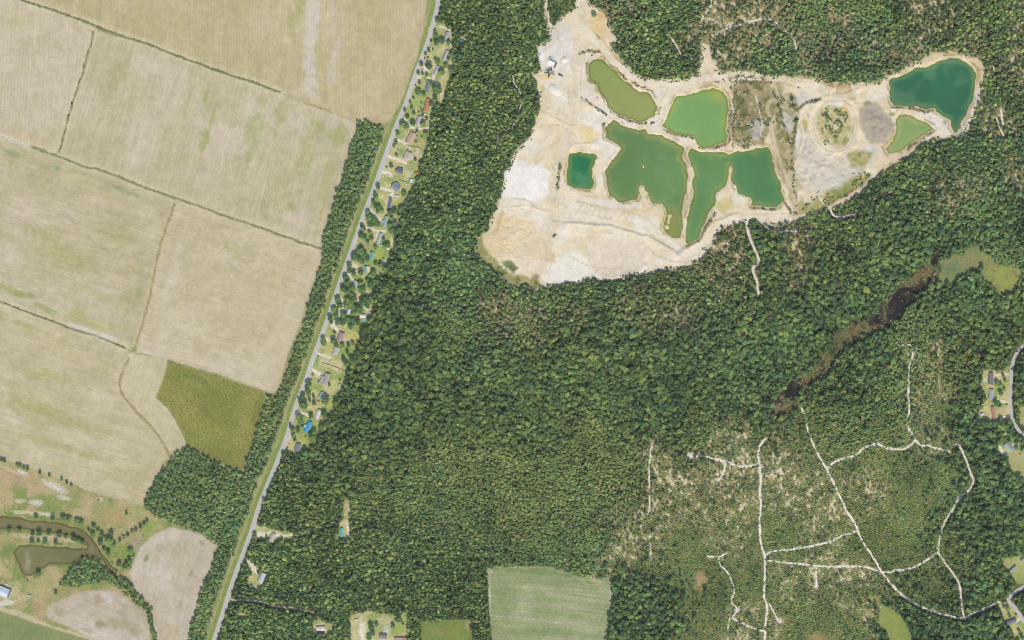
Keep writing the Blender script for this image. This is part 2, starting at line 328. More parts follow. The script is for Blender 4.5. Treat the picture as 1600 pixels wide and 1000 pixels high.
# woodland floor
paint(np.ones((H, W)), A(84, 88, 56))
paint(sstep(-0.2, 0.7, N2), A(112, 104, 68))
tan = TW['scrub'] + TW['sparse'] * 0.9 + TW['young'] * 0.35 + TW['low'] * 0.3
paint(tan * sstep(-0.7, 0.3, N2 * .5 + N3 * 0.6), A(164, 152, 106))
paint((TW['scrub'] + TW['sparse']) * sstep(0.3, 0.7, N2 * 0.25 + N3 * 0.4 + N5 * .8), A(218, 204, 172))
paint(TW['low'] * sstep(-0.3, 0.5, N3), A(112, 122, 66))
paint(TW['young'] * sstep(0.0, 0.6, N3), A(126, 124, 72))
# west side open land
west = ~east
paint(soft(west & ~any_field), A(150, 154, 98))
paint(soft(west & ~any_field) * sstep(0, .6, N2), A(178, 170, 124))
# road verges
verge = 1 - sstep(9, 14, d_road + N3)
vg = verge * np.where(east, 0.6, 1.0)
paint(vg, A(146, 162, 90))
off = np.where(east, 1e3, d_road)
paint((np.exp(-((off - 12) / 1.8) ** 2)) * sstep(-.5, .5, N2 + 0.3) * .75, A(190, 176, 134))
paint((np.exp(-((off - 7.5) / 1.6) ** 2)) * 0.5, A(118, 128, 66))
# yards
sy = soft(m_yards | m_clear, 2)
paint(sy, A(176, 178, 116))
paint(sy * sstep(-0.1, 0.6, N2 + 0.2 * N1 + .2 * N5), A(204, 194, 144))
paint(sy * sstep(0.1, 0.7, -N2 + 0.3 * N3), A(148, 168, 94))
for bx in [(676,47,8,6,0,(206,184,134)),(679,82,9,7,0,(150,172,92)),(655,118,6,10,70,(222,204,172)),(668,104,9,7,0,(226,206,172)),(701,106,6,8,60,(224,204,160)),(652,150,10,16,70,(160,172,98)),(690,148,3,12,80,(222,206,164)),(656,172,8,8,0,(172,178,112)),(626,238,6,8,70,(112,152,84)),(655,224,9,8,0,(184,172,110)),(650,243,10,9,0,(206,190,150)),(608,281,9,9,0,(146,164,88)),(640,292,7,6,0,(178,182,96)),(597,318,6,8,80,(150,168,92)),(622,317,8,9,0,(178,176,96)),(597,307,5,4,0,(210,198,156)),(595,338,9,5,-30,(204,184,150)),(612,378,4,8,80,(214,202,150)),(590,400,8,9,80,(168,178,84)),(570,385,7,5,0,(172,150,116)),(557,420,8,4,-20,(206,194,136)),(601,410,4,6,40,(218,204,176)),(572,455,5,2,0,(222,186,130)),(536,482,7,9,60,(212,192,158)),(577,485,4,10,70,(206,190,140)),(520,520,9,7,60,(164,172,98)),(549,526,12,8,-20,(190,186,110)),(512,546,10,7,70,(186,184,110)),(508,562,13,9,70,(190,182,138)),(525,572,13,8,-20,(196,182,136)),(497,585,8,6,0,(204,196,164)),(521,603,10,9,0,(168,184,92)),(490,614,6,6,0,(198,186,136)),(517,630,7,8,0,(174,176,96)),(487,636,8,5,0,(202,186,134)),(500,660,7,6,0,(180,176,106)),(455,697,7,7,60,(190,180,104)),(474,691,7,4,-40,(178,180,98)),(430,835,16,6,-15,(198,192,140)),(448,842,8,4,0,(178,184,92)),(408,835,7,5,-30,(232,222,204)),(543,792,5,13,80,(196,176,142)),(536,826,6,10,0,(190,178,118)),(396,905,5,8,70,(186,176,112)),(395,887,4,9,-60,(228,214,196)),(403,920,3,3,0,(236,228,220)),(417,908,2,4,0,(232,224,212)),(566,985,8,14,80,(216,206,170)),(602,969,11,6,0,(190,180,138)),(625,985,9,10,0,(160,170,92)),(604,985,6,6,0,(190,190,178)),(501,982,9,5,0,(222,204,192)),(380,962,7,4,0,(200,196,140)),(1554,588,12,7,0,(196,182,130)),(1546,583,8,4,0,(206,190,136)),(1564,620,7,7,0,(190,182,122)),(1575,600,4,14,85,(178,172,96)),(1538,594,4,5,0,(186,206,164)),(1547,604,8,3,0,(214,180,138)),(1565,645,9,8,0,(196,182,130)),(1566,706,5,9,-45,(214,206,190)),(1584,704,9,7,-40,(196,184,136)),(1567,955,6,8,-40,(206,188,142)),(1588,985,8,7,0,(200,186,132)),(722,60,5,4,0,(230,204,160))]:
    blob(*bx[:5], A(*[min(240, q * 1.05) for q in bx[5]]), 0.8, .7)
paint((1 - sstep(-0.4, 1.2, d_drive + N5 * 0.5)) * 0.95, A(234, 224, 202))
# lower left: rough pasture round the brown pond
rough = west & ~any_field & (GY > 690) & (d_road > 24) & (GX < 275)
sr = soft(rough, 2)
paint(sr, A(164, 158, 104))
paint(sr * sstep(-0.1, 0.6, N2 + N1 * 0.4), A(184, 168, 122))
paint(sr * sstep(0.1, 0.8, -N2 + N1 * 0.4), A(136, 150, 84))
for bx in [(30,750,40,14,-10,(188,160,126)),(85,760,24,7,-28,(222,216,206)),(55,785,11,5,-10,(222,214,200)),(30,783,8,4,0,(216,200,170)),(100,778,12,4,-10,(214,206,182)),(150,790,22,12,-20,(158,160,98)),(180,808,20,12,20,(184,162,108)),(155,781,6,4,0,(226,214,190)),(215,797,12,5,-40,(142,170,80)),(245,817,16,6,20,(140,166,78)),(230,832,14,5,40,(142,166,82)),(45,801,26,3,-3,(222,208,178)),(75,804,10,3,-5,(224,214,190)),(60,839,60,5,-4,(206,192,150)),(100,843,30,4,-5,(206,188,150)),(8,870,14,18,0,(120,140,74)),(110,890,12,8,30,(134,156,82)),(45,910,22,7,-30,(134,150,78)),(15,925,20,14,0,(206,192,150)),(60,920,22,20,0,(176,170,112)),(88,907,6,18,80,(190,174,120)),(10,942,22,5,5,(232,222,208)),(35,935,10,6,0,(196,186,144)),(60,950,10,8,0,(184,150,112)),(90,965,14,4,-25,(160,164,100)),(170,880,10,8,0,(164,160,96)),(190,858,14,10,30,(140,154,80)),(212,850,8,14,60,(176,160,134)),(175,862,8,10,0,(130,152,82)),(110,918,30,4,8,(166,156,98))]:
    blob(*bx[:5], A(*bx[5]), 0.7, 0.7, soft(rough, 1))
paint((1 - sstep(2.2, 5.5, line_dist(smooth_line(FARM_TRACK), 12) + N3)) * 0.8, A(206, 190, 156))
paint(np.exp(-((S_POND['brown'] - 3) / 3.0) ** 2) * 0.85 * sstep(-0.6, 0.3, N3), A(122, 140, 70))

# ditches, farm tracks between the fields (grassy)
HGT = np.zeros((H, W), np.float32)
for dl, w, c, dep in ((D1, 1.36, (118, 124, 80), .8), (D2, 1.12, (124, 124, 78), .6), (D3, 1.28, (134, 138, 92), .7), (D5, 1.12, (116, 114, 80), .6)):
    q = line_dist(smooth_line(dl), 16, warp=0.5)
    DITCH = (dl, w, c, dep, q)
    paint(np.exp(-((q - 5) / 3.5) ** 2) * 0.55 * sstep(-.6, .5, N2), A(206, 196, 158))
    paint(1 - sstep(w * 0.7, w * 1.7, q + N5 * 0.5), A(*c))
    HGT -= dep * (1 - sstep(0.3, w * 1.2, q))
q4 = line_dist(smooth_line(D4), 14, warp=0.4)

# fields
def FC(c):
    c = np.asarray(c, float); l = c @ np.array([.3, .59, .11])
    return tuple((c * .95 + l * .05) * np.array([.975, .964, .97]))
def field(k, base, blobs=(), n_amp=1.0, c2=None, c3=None):
    m = soft(m_field[k], 1)
    paint(m, A(*FC(base)))
    if c2: paint(m * sstep(-0.2, 0.8, N1 + 0.5 * N2) * 0.8, A(*FC(c2)))
    if c3: paint(m * sstep(-0.1, 0.8, -N1 + 0.5 * N2) * 0.65, A(*FC(c3)))
    for b in blobs: blob(*b[:5], A(*FC(b[5])), (b[6] if len(b) > 6 else 0.75) * .9, 0.8, m)
    if k in 'abcdefhijl':                                  # headland passes along the edge
        e = line_dist(FIELDS[k], 24, True, .5)
        paint(m * (1 - sstep(9, 16, e + N2 * 3)) * .22, A(*FC(np.asarray(base) * 1.03)))
        for o in (4, 8.5, 13):
            paint(m * np.exp(-((e - o) / .9) ** 2) * (.22 if o != 13 else .32) * sstep(-.8, .3, N2), A(*FC(np.asarray(base) * .9)))
field('a', (200,187,140), [(487,50,13,85,86,(216,206,184),1.05),(486,118,12,50,84,(214,204,182),1.05),(524,85,7,34,76,(214,203,180),1.0),(520,112,8,26,80,(212,202,178),1.0),(520,30,7,40,90,(206,196,166)),(466,8,9,26,85,(174,178,104)),(455,40,8,30,88,(186,184,120)),(575,40,20,60,88,(198,184,132)),(650,60,9,70,72,(206,188,146)),(480,150,26,7,-18,(214,202,172)),(590,190,26,5,-10,(196,174,128)),(520,180,40,5,-18,(202,184,136)),(550,100,60,60,0,(194,180,128),0.35)], c2=(206,194,150), c3=(190,180,126))
field('b', (208,196,162), [(30,30,35,20,0,(204,194,146)),(80,70,30,14,-30,(196,182,138),.5),(50,215,40,6,-17,(206,188,138)),(20,120,40,40,0,(212,200,172),.6)], c2=(212,202,172), c3=(200,190,146))
field('c', (202,192,152), [(318,224,7,30,75,(164,178,98)),(322,150,4,20,78,(164,176,100)),(330,190,5,40,76,(180,182,116)),(240,170,30,60,75,(208,198,164),.5),(270,140,20,40,0,(212,200,172),.6),(190,100,16,40,75,(190,184,134),.7),(175,130,8,50,75,(184,178,126),.6),(400,200,14,60,75,(176,180,116),.6),(440,170,10,40,75,(176,178,112),.6),(455,320,8,14,75,(166,174,100)),(440,300,20,50,75,(190,186,128),.5),(480,230,14,60,75,(180,182,112),.6),(530,210,14,24,75,(168,176,98),.7),(510,290,10,50,75,(184,182,116),.6),(425,340,40,8,-18,(190,180,124),.5),(415,325,8,10,0,(186,176,124)),(300,280,50,20,-18,(208,196,164),.5),(500,200,30,10,-18,(176,178,108),.5)], c2=(212,200,170), c3=(190,185,140))
field('d', (199,189,148), [(40,462,26,6,-20,(140,162,90)),(70,482,30,6,-22,(148,162,84)),(20,455,30,6,-18,(164,170,96)),(140,500,50,12,-18,(186,180,110),.7),(195,298,24,5,-22,(152,168,104)),(90,262,10,4,-20,(140,168,104)),(120,270,16,5,-15,(176,176,104)),(15,238,22,5,-20,(150,168,110)),(217,455,5,14,75,(156,172,98)),(222,412,7,18,75,(172,178,110),.6),(30,330,30,25,0,(210,196,164),.7),(15,400,25,20,0,(214,202,176),.8),(150,310,20,10,-20,(208,192,160)),(115,375,20,14,-20,(206,190,156),.7),(190,440,30,12,-20,(206,192,156),.6),(60,360,40,14,-18,(178,176,110),.6),(100,400,60,16,-18,(186,180,116),.6),(190,370,30,16,-20,(186,180,116),.6),(253,336,8,7,0,(160,152,110),.8),(240,370,9,40,74,(208,196,160),.6),(150,460,50,8,-18,(190,182,122),.6)], c2=(206,194,160), c3=(187,180,128))
field('e', (208,196,158), [(370,390,30,12,-18,(186,178,122),.6),(350,420,40,8,-15,(190,182,130),.6),(300,440,60,14,-16,(206,192,156),.6),(430,440,30,20,-16,(200,190,138),.5),(330,540,80,8,-16,(200,188,146),.6),(350,575,60,6,-17,(214,202,176),.8),(250,555,30,6,-15,(216,206,184),.8),(400,480,40,30,0,(210,198,158),.5),(375,405,14,6,-16,(188,180,120),.6),(270,430,10,60,76,(214,204,176),.6)], c2=(212,202,166), c3=(198,186,142))
field('f', (204,194,152), [], c2=(210,200,160), c3=(190,182,128))
field('g', (146,148,74), [(290,640,24,12,-40,(164,152,84),.6),(380,660,14,40,70,(160,154,82),.6),(330,640,40,20,-30,(136,134,64),.6),(300,590,40,6,-18,(120,134,60),.7),(400,640,6,30,72,(118,134,60),.6),(345,600,20,8,-20,(150,142,84),.6),(360,690,40,14,-30,(148,146,72),.5)], c2=(150,146,72), c3=(128,136,62))
field('h', (201,191,148), [(150,615,60,12,-22,(212,200,164),.8),(20,585,40,8,-18,(214,202,166),.8),(15,650,20,12,-20,(218,206,176),.8),(150,690,40,12,-22,(214,202,168),.8),(55,712,20,16,-30,(212,200,164),.7),(80,590,60,12,-17,(184,180,114),.7),(60,640,70,10,-16,(182,178,112),.7),(110,660,60,9,-16,(182,176,112),.7),(100,700,80,8,-16,(182,176,112),.6),(180,740,40,10,-18,(190,182,122),.5),(80,540,60,10,-18,(208,196,150),.7),(40,510,40,10,-18,(184,178,110),.6),(215,770,14,6,30,(206,188,136),.7),(130,560,50,8,-18,(206,194,146),.6)], c2=(206,196,156), c3=(188,181,128))
field('i', (205,194,168), [(227,874,4,7,60,(116,140,80),.95),(225,885,2,8,75,(170,166,110),.7),(314,848,6,4,-40,(158,158,106),.9),(299,895,3,7,70,(160,156,104),.9),(283,945,3,10,75,(164,160,108),.8),(250,905,14,20,0,(218,206,188),.7),(270,860,30,12,0,(186,170,134),.5),(265,990,20,20,0,(190,176,128),.6),(240,880,8,14,0,(198,182,150),.6),(300,930,10,30,72,(194,180,146),.5)], c2=(212,202,180), c3=(194,182,150))
field('j', (200,188,162), [(92,955,13,10,-50,(164,158,110),.8),(155,936,14,7,0,(164,148,106),.8),(190,945,16,4,-35,(160,166,118),.7),(185,975,26,8,-10,(176,164,120),.7),(130,965,30,10,-15,(206,196,172),.7),(170,930,12,12,0,(220,212,202),.8),(135,985,20,4,-18,(150,160,96),.7),(215,985,10,10,0,(174,164,120),.7),(110,945,20,8,20,(210,198,178),.7),(155,975,8,6,0,(162,152,100),.7)], c2=(212,202,182), c3=(180,168,128))
field('k', (140,152,92), [(40,985,40,8,-18,(128,144,86),.7),(110,1000,30,6,-20,(150,148,92),.6)], c2=(146,156,98), c3=(130,146,88))
field('l', (158,168,116), [(840,893,60,6,-5,(110,142,74),.9),(790,890,20,4,0,(124,150,82),.8),(925,908,26,4,-4,(122,148,84),.8),(765,940,3,60,90,(218,212,192),.9),(955,925,3,30,85,(206,200,172),.8),(915,901,36,4,-20,(206,190,150),.8),(800,886,40,2,0,(206,194,150),.9),(850,920,90,6,-6,(172,176,130),.7),(860,945,80,5,-7,(186,182,146),.6),(840,968,70,5,-6,(184,182,148),.7),(900,935,60,4,-8,(190,186,150),.6),(870,990,70,8,-4,(132,152,90),.6),(790,935,18,30,0,(140,158,104),.6),(765,893,7,6,0,(204,194,180),.8)], c2=(174,180,136), c3=(144,160,102))
field('m', (136,150,74), [(690,990,20,6,0,(152,148,82),.7),(732,975,5,12,85,(178,162,116),.7)], c2=(146,150,80), c3=(126,146,70))
field('n', (150,166,84), [(1400,985,10,8,0,(160,170,84),.7)], c2=(156,166,92), c3=(138,158,78))
field('o', (172,180,110), [(1592,712,9,9,0,(194,184,136),.7)], c2=(184,182,120), c3=(156,172,94))
field('p', (176,180,110), [], c2=(190,184,124), c3=(156,170,94))
field('q', (180,180,112), [], c2=(190,184,124), c3=(160,172,96))
# farm track between the fields and its curved tail
paint((1 - sstep(3, 6.5, q4 + N5)) * 0.6, A(208, 194, 152))
paint((1 - sstep(1.2, 3.2, q4 + N5)) * 0.85, A(170, 156, 112))
paint(np.exp(-((q4 - 0.6) / 0.9) ** 2) * 0.5 * sstep(-.3, .5, N3), A(132, 118, 84))
blob(206, 556, 4, 9, 60, A(220, 208, 192), 0.8)
blob(209, 546, 6, 6, 0, A(140, 152, 84), 0.8)
for dl, w, c, dep in ((D1, 1.36, (118, 124, 80), 0), (D2, 1.12, (124, 124, 78), 0), (D3, 1.28, (134, 138, 92), 0), (D5, 1.12, (116, 114, 80), 0)):
    q = line_dist(smooth_line(dl), 16, warp=0.5)
    paint(np.exp(-((q - 4.5) / 3.0) ** 2) * 0.6 * sstep(-.7, .3, N2 + .3), A(210, 198, 162))
    paint((1 - sstep(w * 0.6, w * 1.6, q + N5 * 0.6)), A(*c))
paint((1 - sstep(1.5, 4.5, line_dist([(0, 211), (45, 229)], 10) + N5)) * .8, A(222, 212, 190))
paint((1 - sstep(2, 6, line_dist([(110, 507), (150, 520), (180, 531)], 10) + N5)) * .8, A(218, 208, 186))
blob(20, 736, 30, 3, -24, A(214, 196, 160), .5)
blob(35, 738, 12, 3, -25, A(222, 214, 200), .8)

# swamp and marsh
paint(soft(m_swamp, 2), A(112, 112, 74))
paint(soft(m_swamp, 2) * sstep(-.1, .5, N3 + .4 * N2), A(132, 126, 80))
paint(soft(m_open, 1), A(46, 42, 38))
paint(soft(m_open, 1) * sstep(0.1, .6, N3), A(70, 62, 50))
paint(soft(m_marsh, 2), A(132, 142, 92))
paint(soft(m_marsh, 2) * sstep(1520, 1555, GX), A(154, 162, 82))
paint(soft(m_marsh, 2) * sstep(-.1, .5, N3 + .5 * N2), A(142, 140, 92))
blob(1572, 462, 6, 5, 0, A(110, 160, 66), .8)
blob(1490, 416, 20, 14, 30, A(110, 132, 92), .7)
for bx in [(1215,640,14,10,30,(128,112,84)),(1262,590,8,9,0,(140,110,76)),(1340,516,22,9,25,(140,122,78)),(1370,512,9,6,0,(156,120,74)),(1330,545,12,8,40,(118,112,66)),(1440,428,20,9,30,(130,106,80))]:
    blob(*bx[:5], A(*bx[5]), .7)
# bare patches in the woods
for bx in [(1095,910,12,16,60,(180,160,104)),(1090,905,6,20,70,(176,152,116)),(1280,1000,24,12,-30,(160,148,90)),(1330,975,20,5,-45,(164,160,92)),(1365,935,18,5,-42,(160,162,84)),(1360,960,16,4,-45,(184,170,122)),(1105,95,7,14,80,(232,222,198)),(1275,915,4,7,80,(232,224,210)),(1218,970,6,6,0,(230,222,210)),(1152,953,5,4,0,(234,226,218)),(1080,712,7,5,0,(232,224,212)),(1146,967,6,4,-30,(230,222,210)),(1132,722,6,4,0,(232,224,212)),(1300,640,5,3,0,(206,198,170)),(1120,760,18,14,0,(200,182,140)),(1300,380,8,8,0,(176,160,110)),(1228,370,5,4,0,(216,206,190)),(1270,361,6,4,0,(216,206,190)),(1278,348,4,8,80,(220,210,196)),(790,335,5,4,0,(200,180,140)),(734,298,4,6,60,(196,186,140)),(755,275,4,7,60,(206,200,170)),(820,470,14,4,-45,(210,190,150)),(850,495,8,3,-45,(220,206,184)),(1020,460,14,3,20,(214,196,160)),(1110,440,16,4,25,(206,186,140)),(1500,778,5,4,40,(232,224,212))]:
    blob(*bx[:5], A(*bx[5]), .75)
paint((1 - sstep(-1.0, .7, d_track + .5 + N5 * .9)) * .85, A(230, 222, 206))

# ---- the sand pit
sp = soft(m_pit, 2)
paint(sp, A(231, 216, 184))
paint(sp * sstep(0.0, .7, N1 + .5 * N2) * .7, A(222, 202, 164))
paint(sp * sstep(.1, .8, -N1 + .4 * N2) * .7, A(234, 228, 214))
veg, veg2 = sp * sstep(1160, 1185, GX + 10 * N2), sp
for bx in [
 (822,280,36,24,-15,(234,229,218)),(800,285,20,24,0,(236,231,220)),(885,425,40,15,5,(232,224,210)),(960,395,45,34,0,(228,214,194)),(860,55,22,30,60,(216,206,186)),(870,85,25,18,0,(222,216,202)),(845,88,8,14,80,(238,236,232)),(880,60,16,20,0,(218,212,198)),
 (935,40,14,24,-70,(228,200,148)),(945,22,8,12,-60,(220,190,134)),(930,58,5,10,-50,(150,152,90)),(927,55,3,8,-50,(232,226,214)),(855,120,14,6,10,(224,204,152)),(848,140,4,12,85,(206,188,120)),(870,140,20,14,-20,(228,216,190)),(866,142,14,8,-40,(238,232,220)),(890,180,14,40,80,(228,214,186)),(920,210,18,14,-30,(232,212,150)),(905,195,20,8,-30,(228,210,166)),(915,150,14,14,-45,(228,216,198)),
 (800,330,40,30,0,(232,220,196)),(805,350,40,14,-15,(226,204,156)),(780,380,24,34,30,(228,206,162)),(820,370,40,20,-20,(230,214,178)),(850,300,24,10,0,(226,208,168)),(870,240,8,90,88,(224,206,166)),(867,330,8,60,86,(226,212,180)),(925,340,50,22,-5,(232,220,196)),(940,318,40,10,0,(230,220,198)),(1010,350,30,20,-20,(234,228,210)),(1040,345,12,18,60,(214,202,130)),(1050,362,10,6,0,(206,196,110)),(1135,318,18,12,30,(204,190,128)),(1155,310,12,10,20,(232,226,206)),(1180,335,24,8,0,(228,212,180)),(1220,337,26,9,8,(232,218,190)),(1060,400,40,14,20,(230,218,196)),
 (1160,180,22,40,80,(150,132,92)),(1165,155,18,22,0,(128,126,78)),(1185,200,9,24,75,(202,194,180)),(1195,170,14,30,80,(160,146,92)),(1175,130,24,5,-8,(128,134,76)),(1150,210,4,10,80,(212,206,198)),(1155,200,14,16,0,(146,126,96)),(1148,165,4,24,85,(214,204,176)),
 (1225,185,12,24,70,(206,199,186)),(1250,155,16,10,30,(214,207,194)),(1212,145,10,20,60,(134,132,80)),(1235,155,9,11,0,(140,142,84)),(1243,190,5,20,80,(120,124,74)),(1255,200,8,14,75,(196,176,112)),(1228,215,9,30,80,(150,144,92)),(1240,240,6,20,80,(178,166,120)),(1220,260,8,30,-75,(168,152,108)),
 (1255,230,16,20,0,(208,203,192)),(1265,270,26,18,20,(216,208,192)),(1300,280,30,16,20,(220,212,200)),(1250,290,14,10,0,(206,186,140)),(1330,285,26,9,30,(206,178,128)),
 (1300,190,28,30,0,(206,192,140)),(1292,182,10,10,0,(120,132,76)),(1300,200,20,10,20,(162,164,102)),(1310,220,14,10,-20,(180,176,120)),(1318,170,6,6,0,(226,196,130)),(1335,200,4,22,85,(164,162,104)),(1340,238,16,10,10,(176,166,104)),
 (1360,180,14,18,50,(170,160,142)),(1375,195,20,22,0,(160,148,132)),(1365,215,14,8,0,(208,201,188)),(1360,235,24,12,0,(216,210,198)),(1395,220,8,14,60,(190,176,114)),(1355,162,10,5,0,(140,138,92)),(1393,178,6,5,0,(140,140,86)),
 (1330,150,26,10,10,(232,216,180)),(1300,135,24,7,-20,(206,178,124)),(1318,136,12,6,20,(186,158,108)),(1370,145,16,10,0,(230,218,196)),(1400,172,20,4,-4,(226,214,192)),(1450,180,24,7,-20,(228,216,198)),(1475,195,14,10,-20,(228,214,192)),(1530,115,5,28,88,(190,176,120)),(1525,160,6,26,75,(220,212,200)),(1490,84,40,4,0,(206,186,140)),
 (1300,310,44,8,28,(162,162,92)),(1320,295,30,7,32,(150,156,86)),(1355,275,14,5,35,(140,148,88)),(1290,325,30,5,22,(206,192,130)),(1250,325,8,16,80,(176,166,106)),(1460,225,30,5,20,(160,152,96)),(1430,232,14,4,40,(190,176,140)),(1345,260,24,6,30,(190,166,116)),
 (795,415,14,7,-45,(110,124,66)),(765,405,7,24,-50,(150,148,84)),(750,385,5,20,90,(142,146,82)),(835,440,7,14,70,(150,142,96)),(880,443,40,4,3,(158,156,90)),(808,440,14,6,-30,(150,150,90)),(925,437,10,4,20,(160,158,92)),(775,320,5,14,70,(176,160,112)),(780,345,5,24,70,(206,186,136)),
 (1050,130,60,5,2,(232,222,198)),(1080,118,20,3,3,(166,156,92)),(1260,121,40,3,-3,(156,150,88)),(1130,122,20,4,5,(234,226,208)),(968,95,20,3,-42,(186,172,110)),(1000,118,16,3,-25,(184,172,112)),(922,125,6,7,0,(140,144,70)),(920,137,6,20,-60,(222,210,188)),
]:
    blob(*bx[:5], A(*bx[5]), .9, .55, sp)
def slab(pts, c, a=.9): paint(sp * soft(poly_mask(pts, 2.2), 2) * a, A(*c))
slab([(787,287),(795,262),(803,250),(840,258),(858,268),(858,300),(850,310),(835,318),(800,309),(784,305)], (243,238,226))
slab([(852,415),(890,390),(920,400),(926,420),(922,436),(870,445),(850,446),(846,430)], (238,231,214), .9)
slab([(930,380),(960,370),(1000,372),(1010,390),(1008,415),(995,428),(940,437),(925,425),(922,400)], (226,211,184), .8)
def waste(pts, c, c2, c3):
    m = sp * soft(poly_mask(pts, 2.6), 3)
    paint(m * .85, A(*c))
    paint(m * sstep(0, .5, N2 * .6 + N3 * .6), A(*c2))
    paint(m * sstep(.1, .6, -N2 * .6 + N5 * .5), A(*c3))
waste([(1140,135),(1165,127),(1203,133),(1213,165),(1200,200),(1196,225),(1165,232),(1143,222),(1146,170)], (152,138,94), (118,118,70), (184,170,130))
waste([(1203,140),(1240,148),(1247,175),(1240,230),(1246,300),(1242,335),(1230,300),(1216,240),(1208,190)], (172,158,110), (128,126,76), (200,186,150))
waste([(1252,324),(1290,303),(1330,281),(1355,268),(1362,278),(1330,304),(1290,324),(1258,339)], (158,158,92), (138,146,82), (184,174,116))
waste([(1276,175),(1300,165),(1325,170),(1332,200),(1325,225),(1305,232),(1280,215)], (196,184,132), (150,154,92), (214,202,160))
waste([(1440,232),(1465,214),(1500,216),(1490,228),(1450,240)], (168,158,102), (130,134,80), (200,186,146))
waste([(744,400),(752,380),(772,410),(800,430),(840,436),(845,450),(800,447),(770,425)], (150,148,88), (112,126,66), (178,166,112))
slab([(1250,225),(1262,215),(1285,238),(1310,246),(1335,240),(1362,228),(1375,232),(1372,250),(1345,272),(1315,292),(1270,300),(1250,290),(1246,255)], (212,203,184), .85)
slab([(1345,168),(1365,160),(1390,178),(1396,200),(1385,225),(1360,222),(1345,200)], (178,165,144), .85)
slab([(1255,150),(1280,146),(1284,155),(1258,170),(1244,172)], (214,206,188), .8)
waste([(1285,128),(1300,127),(1330,131),(1332,142),(1312,148),(1292,140)], (196,172,122), (160,140,94), (214,192,146))
waste([(1325,240),(1350,236),(1362,244),(1350,262),(1330,262)], (176,166,104), (150,148,86), (196,176,124))
slab([(1166,195),(1186,180),(1192,200),(1185,222),(1172,215)], (206,199,186), .6)
slab([(1222,175),(1240,182),(1236,210),(1226,200)], (210,204,192), .7)
def band(pts, w, c, a=.8, rim=None):
    q = line_dist(smooth_line(pts), w + 8, warp=1.0)
    paint(sp * (1 - sstep(w * .6, w * 1.25, q + N5 * .6)) * a, A(*c))
    if rim: paint(sp * np.exp(-((q - w * 1.25) / 1.1) ** 2) * .55 * sstep(-.5, .4, N2), A(*rim))
band([(910,-60),(912,20),(908,60),(900,110),(896,160),(888,200),(876,240),(868,290),(862,340),(858,390),(850,420)], 7, (226,212,184), .7, (196,174,128))
band([(915,50),(940,72),(962,100),(990,120),(1030,128),(1080,127),(1130,119),(1180,121),(1240,125),(1290,140),(1330,150)], 6, (236,224,198), .8, (188,164,114))
band([(1012,190),(1035,170),(1050,140),(1062,128)], 6, (234,222,196), .7, (196,174,122))
band([(1205,120),(1216,150),(1200,165),(1205,200),(1214,235),(1226,270),(1240,310),(1245,340)], 3, (206,192,156), .7, (140,128,84))
band([(1243,340),(1290,328),(1340,300),(1390,262),(1430,235)], 4, (222,206,172), .8, (160,146,98))
band([(870,262),(900,306),(950,318),(1000,322)], 5, (232,222,202), .6, (200,180,136))
band([(868,310),(930,330),(1000,345),(1040,375),(1075,395),(1110,372),(1130,350),(1180,342),(1240,340)], 6, (234,224,204), .6, (190,166,124))
RING = [(1318,150),(1335,165),(1339,190),(1335,213),(1322,232),(1305,238),(1286,231),(1271,215),(1266,190),(1273,170),(1288,156)]
band(RING, 4, (236,224,194), .9, (156,140,92))
band([(1243,178),(1256,212),(1250,255),(1268,292),(1290,318)], 3, (226,212,180), .8, (160,148,108))
band([(1205,122),(1243,130),(1278,148),(1300,154),(1330,148),(1368,138),(1392,150),(1396,172)], 4.5, (236,222,190), .85, (176,152,104))
for i, l in enumerate([[(845,130),(870,150),(900,165)],[(840,200),(870,195),(900,210)],[(900,100),(905,130),(903,170)],[(780,330),(830,325),(860,330)],[(880,370),(930,365),(980,372)],[(890,400),(920,415),(970,420)],[(1020,410),(1060,405),(1090,395)],[(870,60),(880,80),(875,100)],[(900,205),(915,225),(938,218)],[(1255,240),(1290,260),(1330,250)],[(1180,150),(1190,190),(1188,215)],[(1150,150),(1152,190),(1150,225)],[(1340,160),(1380,150),(1400,170)]]):
    band(l, 1.1, (206,182,136) if i % 2 else (238,230,212), .6)
SCRUB_LINES = [[(918,100),(919,118),(930,131),(938,148),(950,165),(962,178),(985,188),(1010,193)],[(940,92),(960,105),(972,118)],[(1030,165),(1028,178)],[(910,152),(925,164),(947,178)],[(1036,199),(1050,209),(1080,216),(1090,228),(1100,232)],[(1110,232),(1130,227),(1138,218),(1139,200),(1139,160)],[(1120,127),(1150,121),(1180,121),(1198,126)],[(944,193),(946,206)],[(1175,322),(1200,327),(1212,327)],[(875,255),(871,300)],[(905,85),(920,79),(937,82)],[(1241,173),(1262,162),(1283,153)],[(1244,180),(1240,225)],[(1206,245),(1220,300),(1236,335)],[(1216,160),(1224,190),(1236,230),(1240,300)],[(1418,233),(1445,216),(1458,206)],[(1072,383),(1090,379),(1104,352),(1118,332)],[(1460,222),(1490,222)],[(1395,168),(1440,173),(1458,173)],[(1140,128),(1205,130)],[(1148,140),(1144,230)],[(1160,240),(1200,233)],[(945,97),(985,128),(1020,143)],[(1392,128),(1420,118),(1450,104)],[(960,70),(990,110)],[(1286,325),(1340,293),(1358,272)],[(935,172),(946,180)]]
d_scrub = np.full((H, W), 1e3, np.float32)
for l in SCRUB_LINES: d_scrub = np.minimum(d_scrub, line_dist(smooth_line(l), 10, warp=1.0))
paint(sp * (1 - sstep(.6, 2.8, d_scrub + N5 * 1.2)) * .8 * sstep(-.6, .2, N2 + N3 * .5 + .2), A(128, 112, 72))
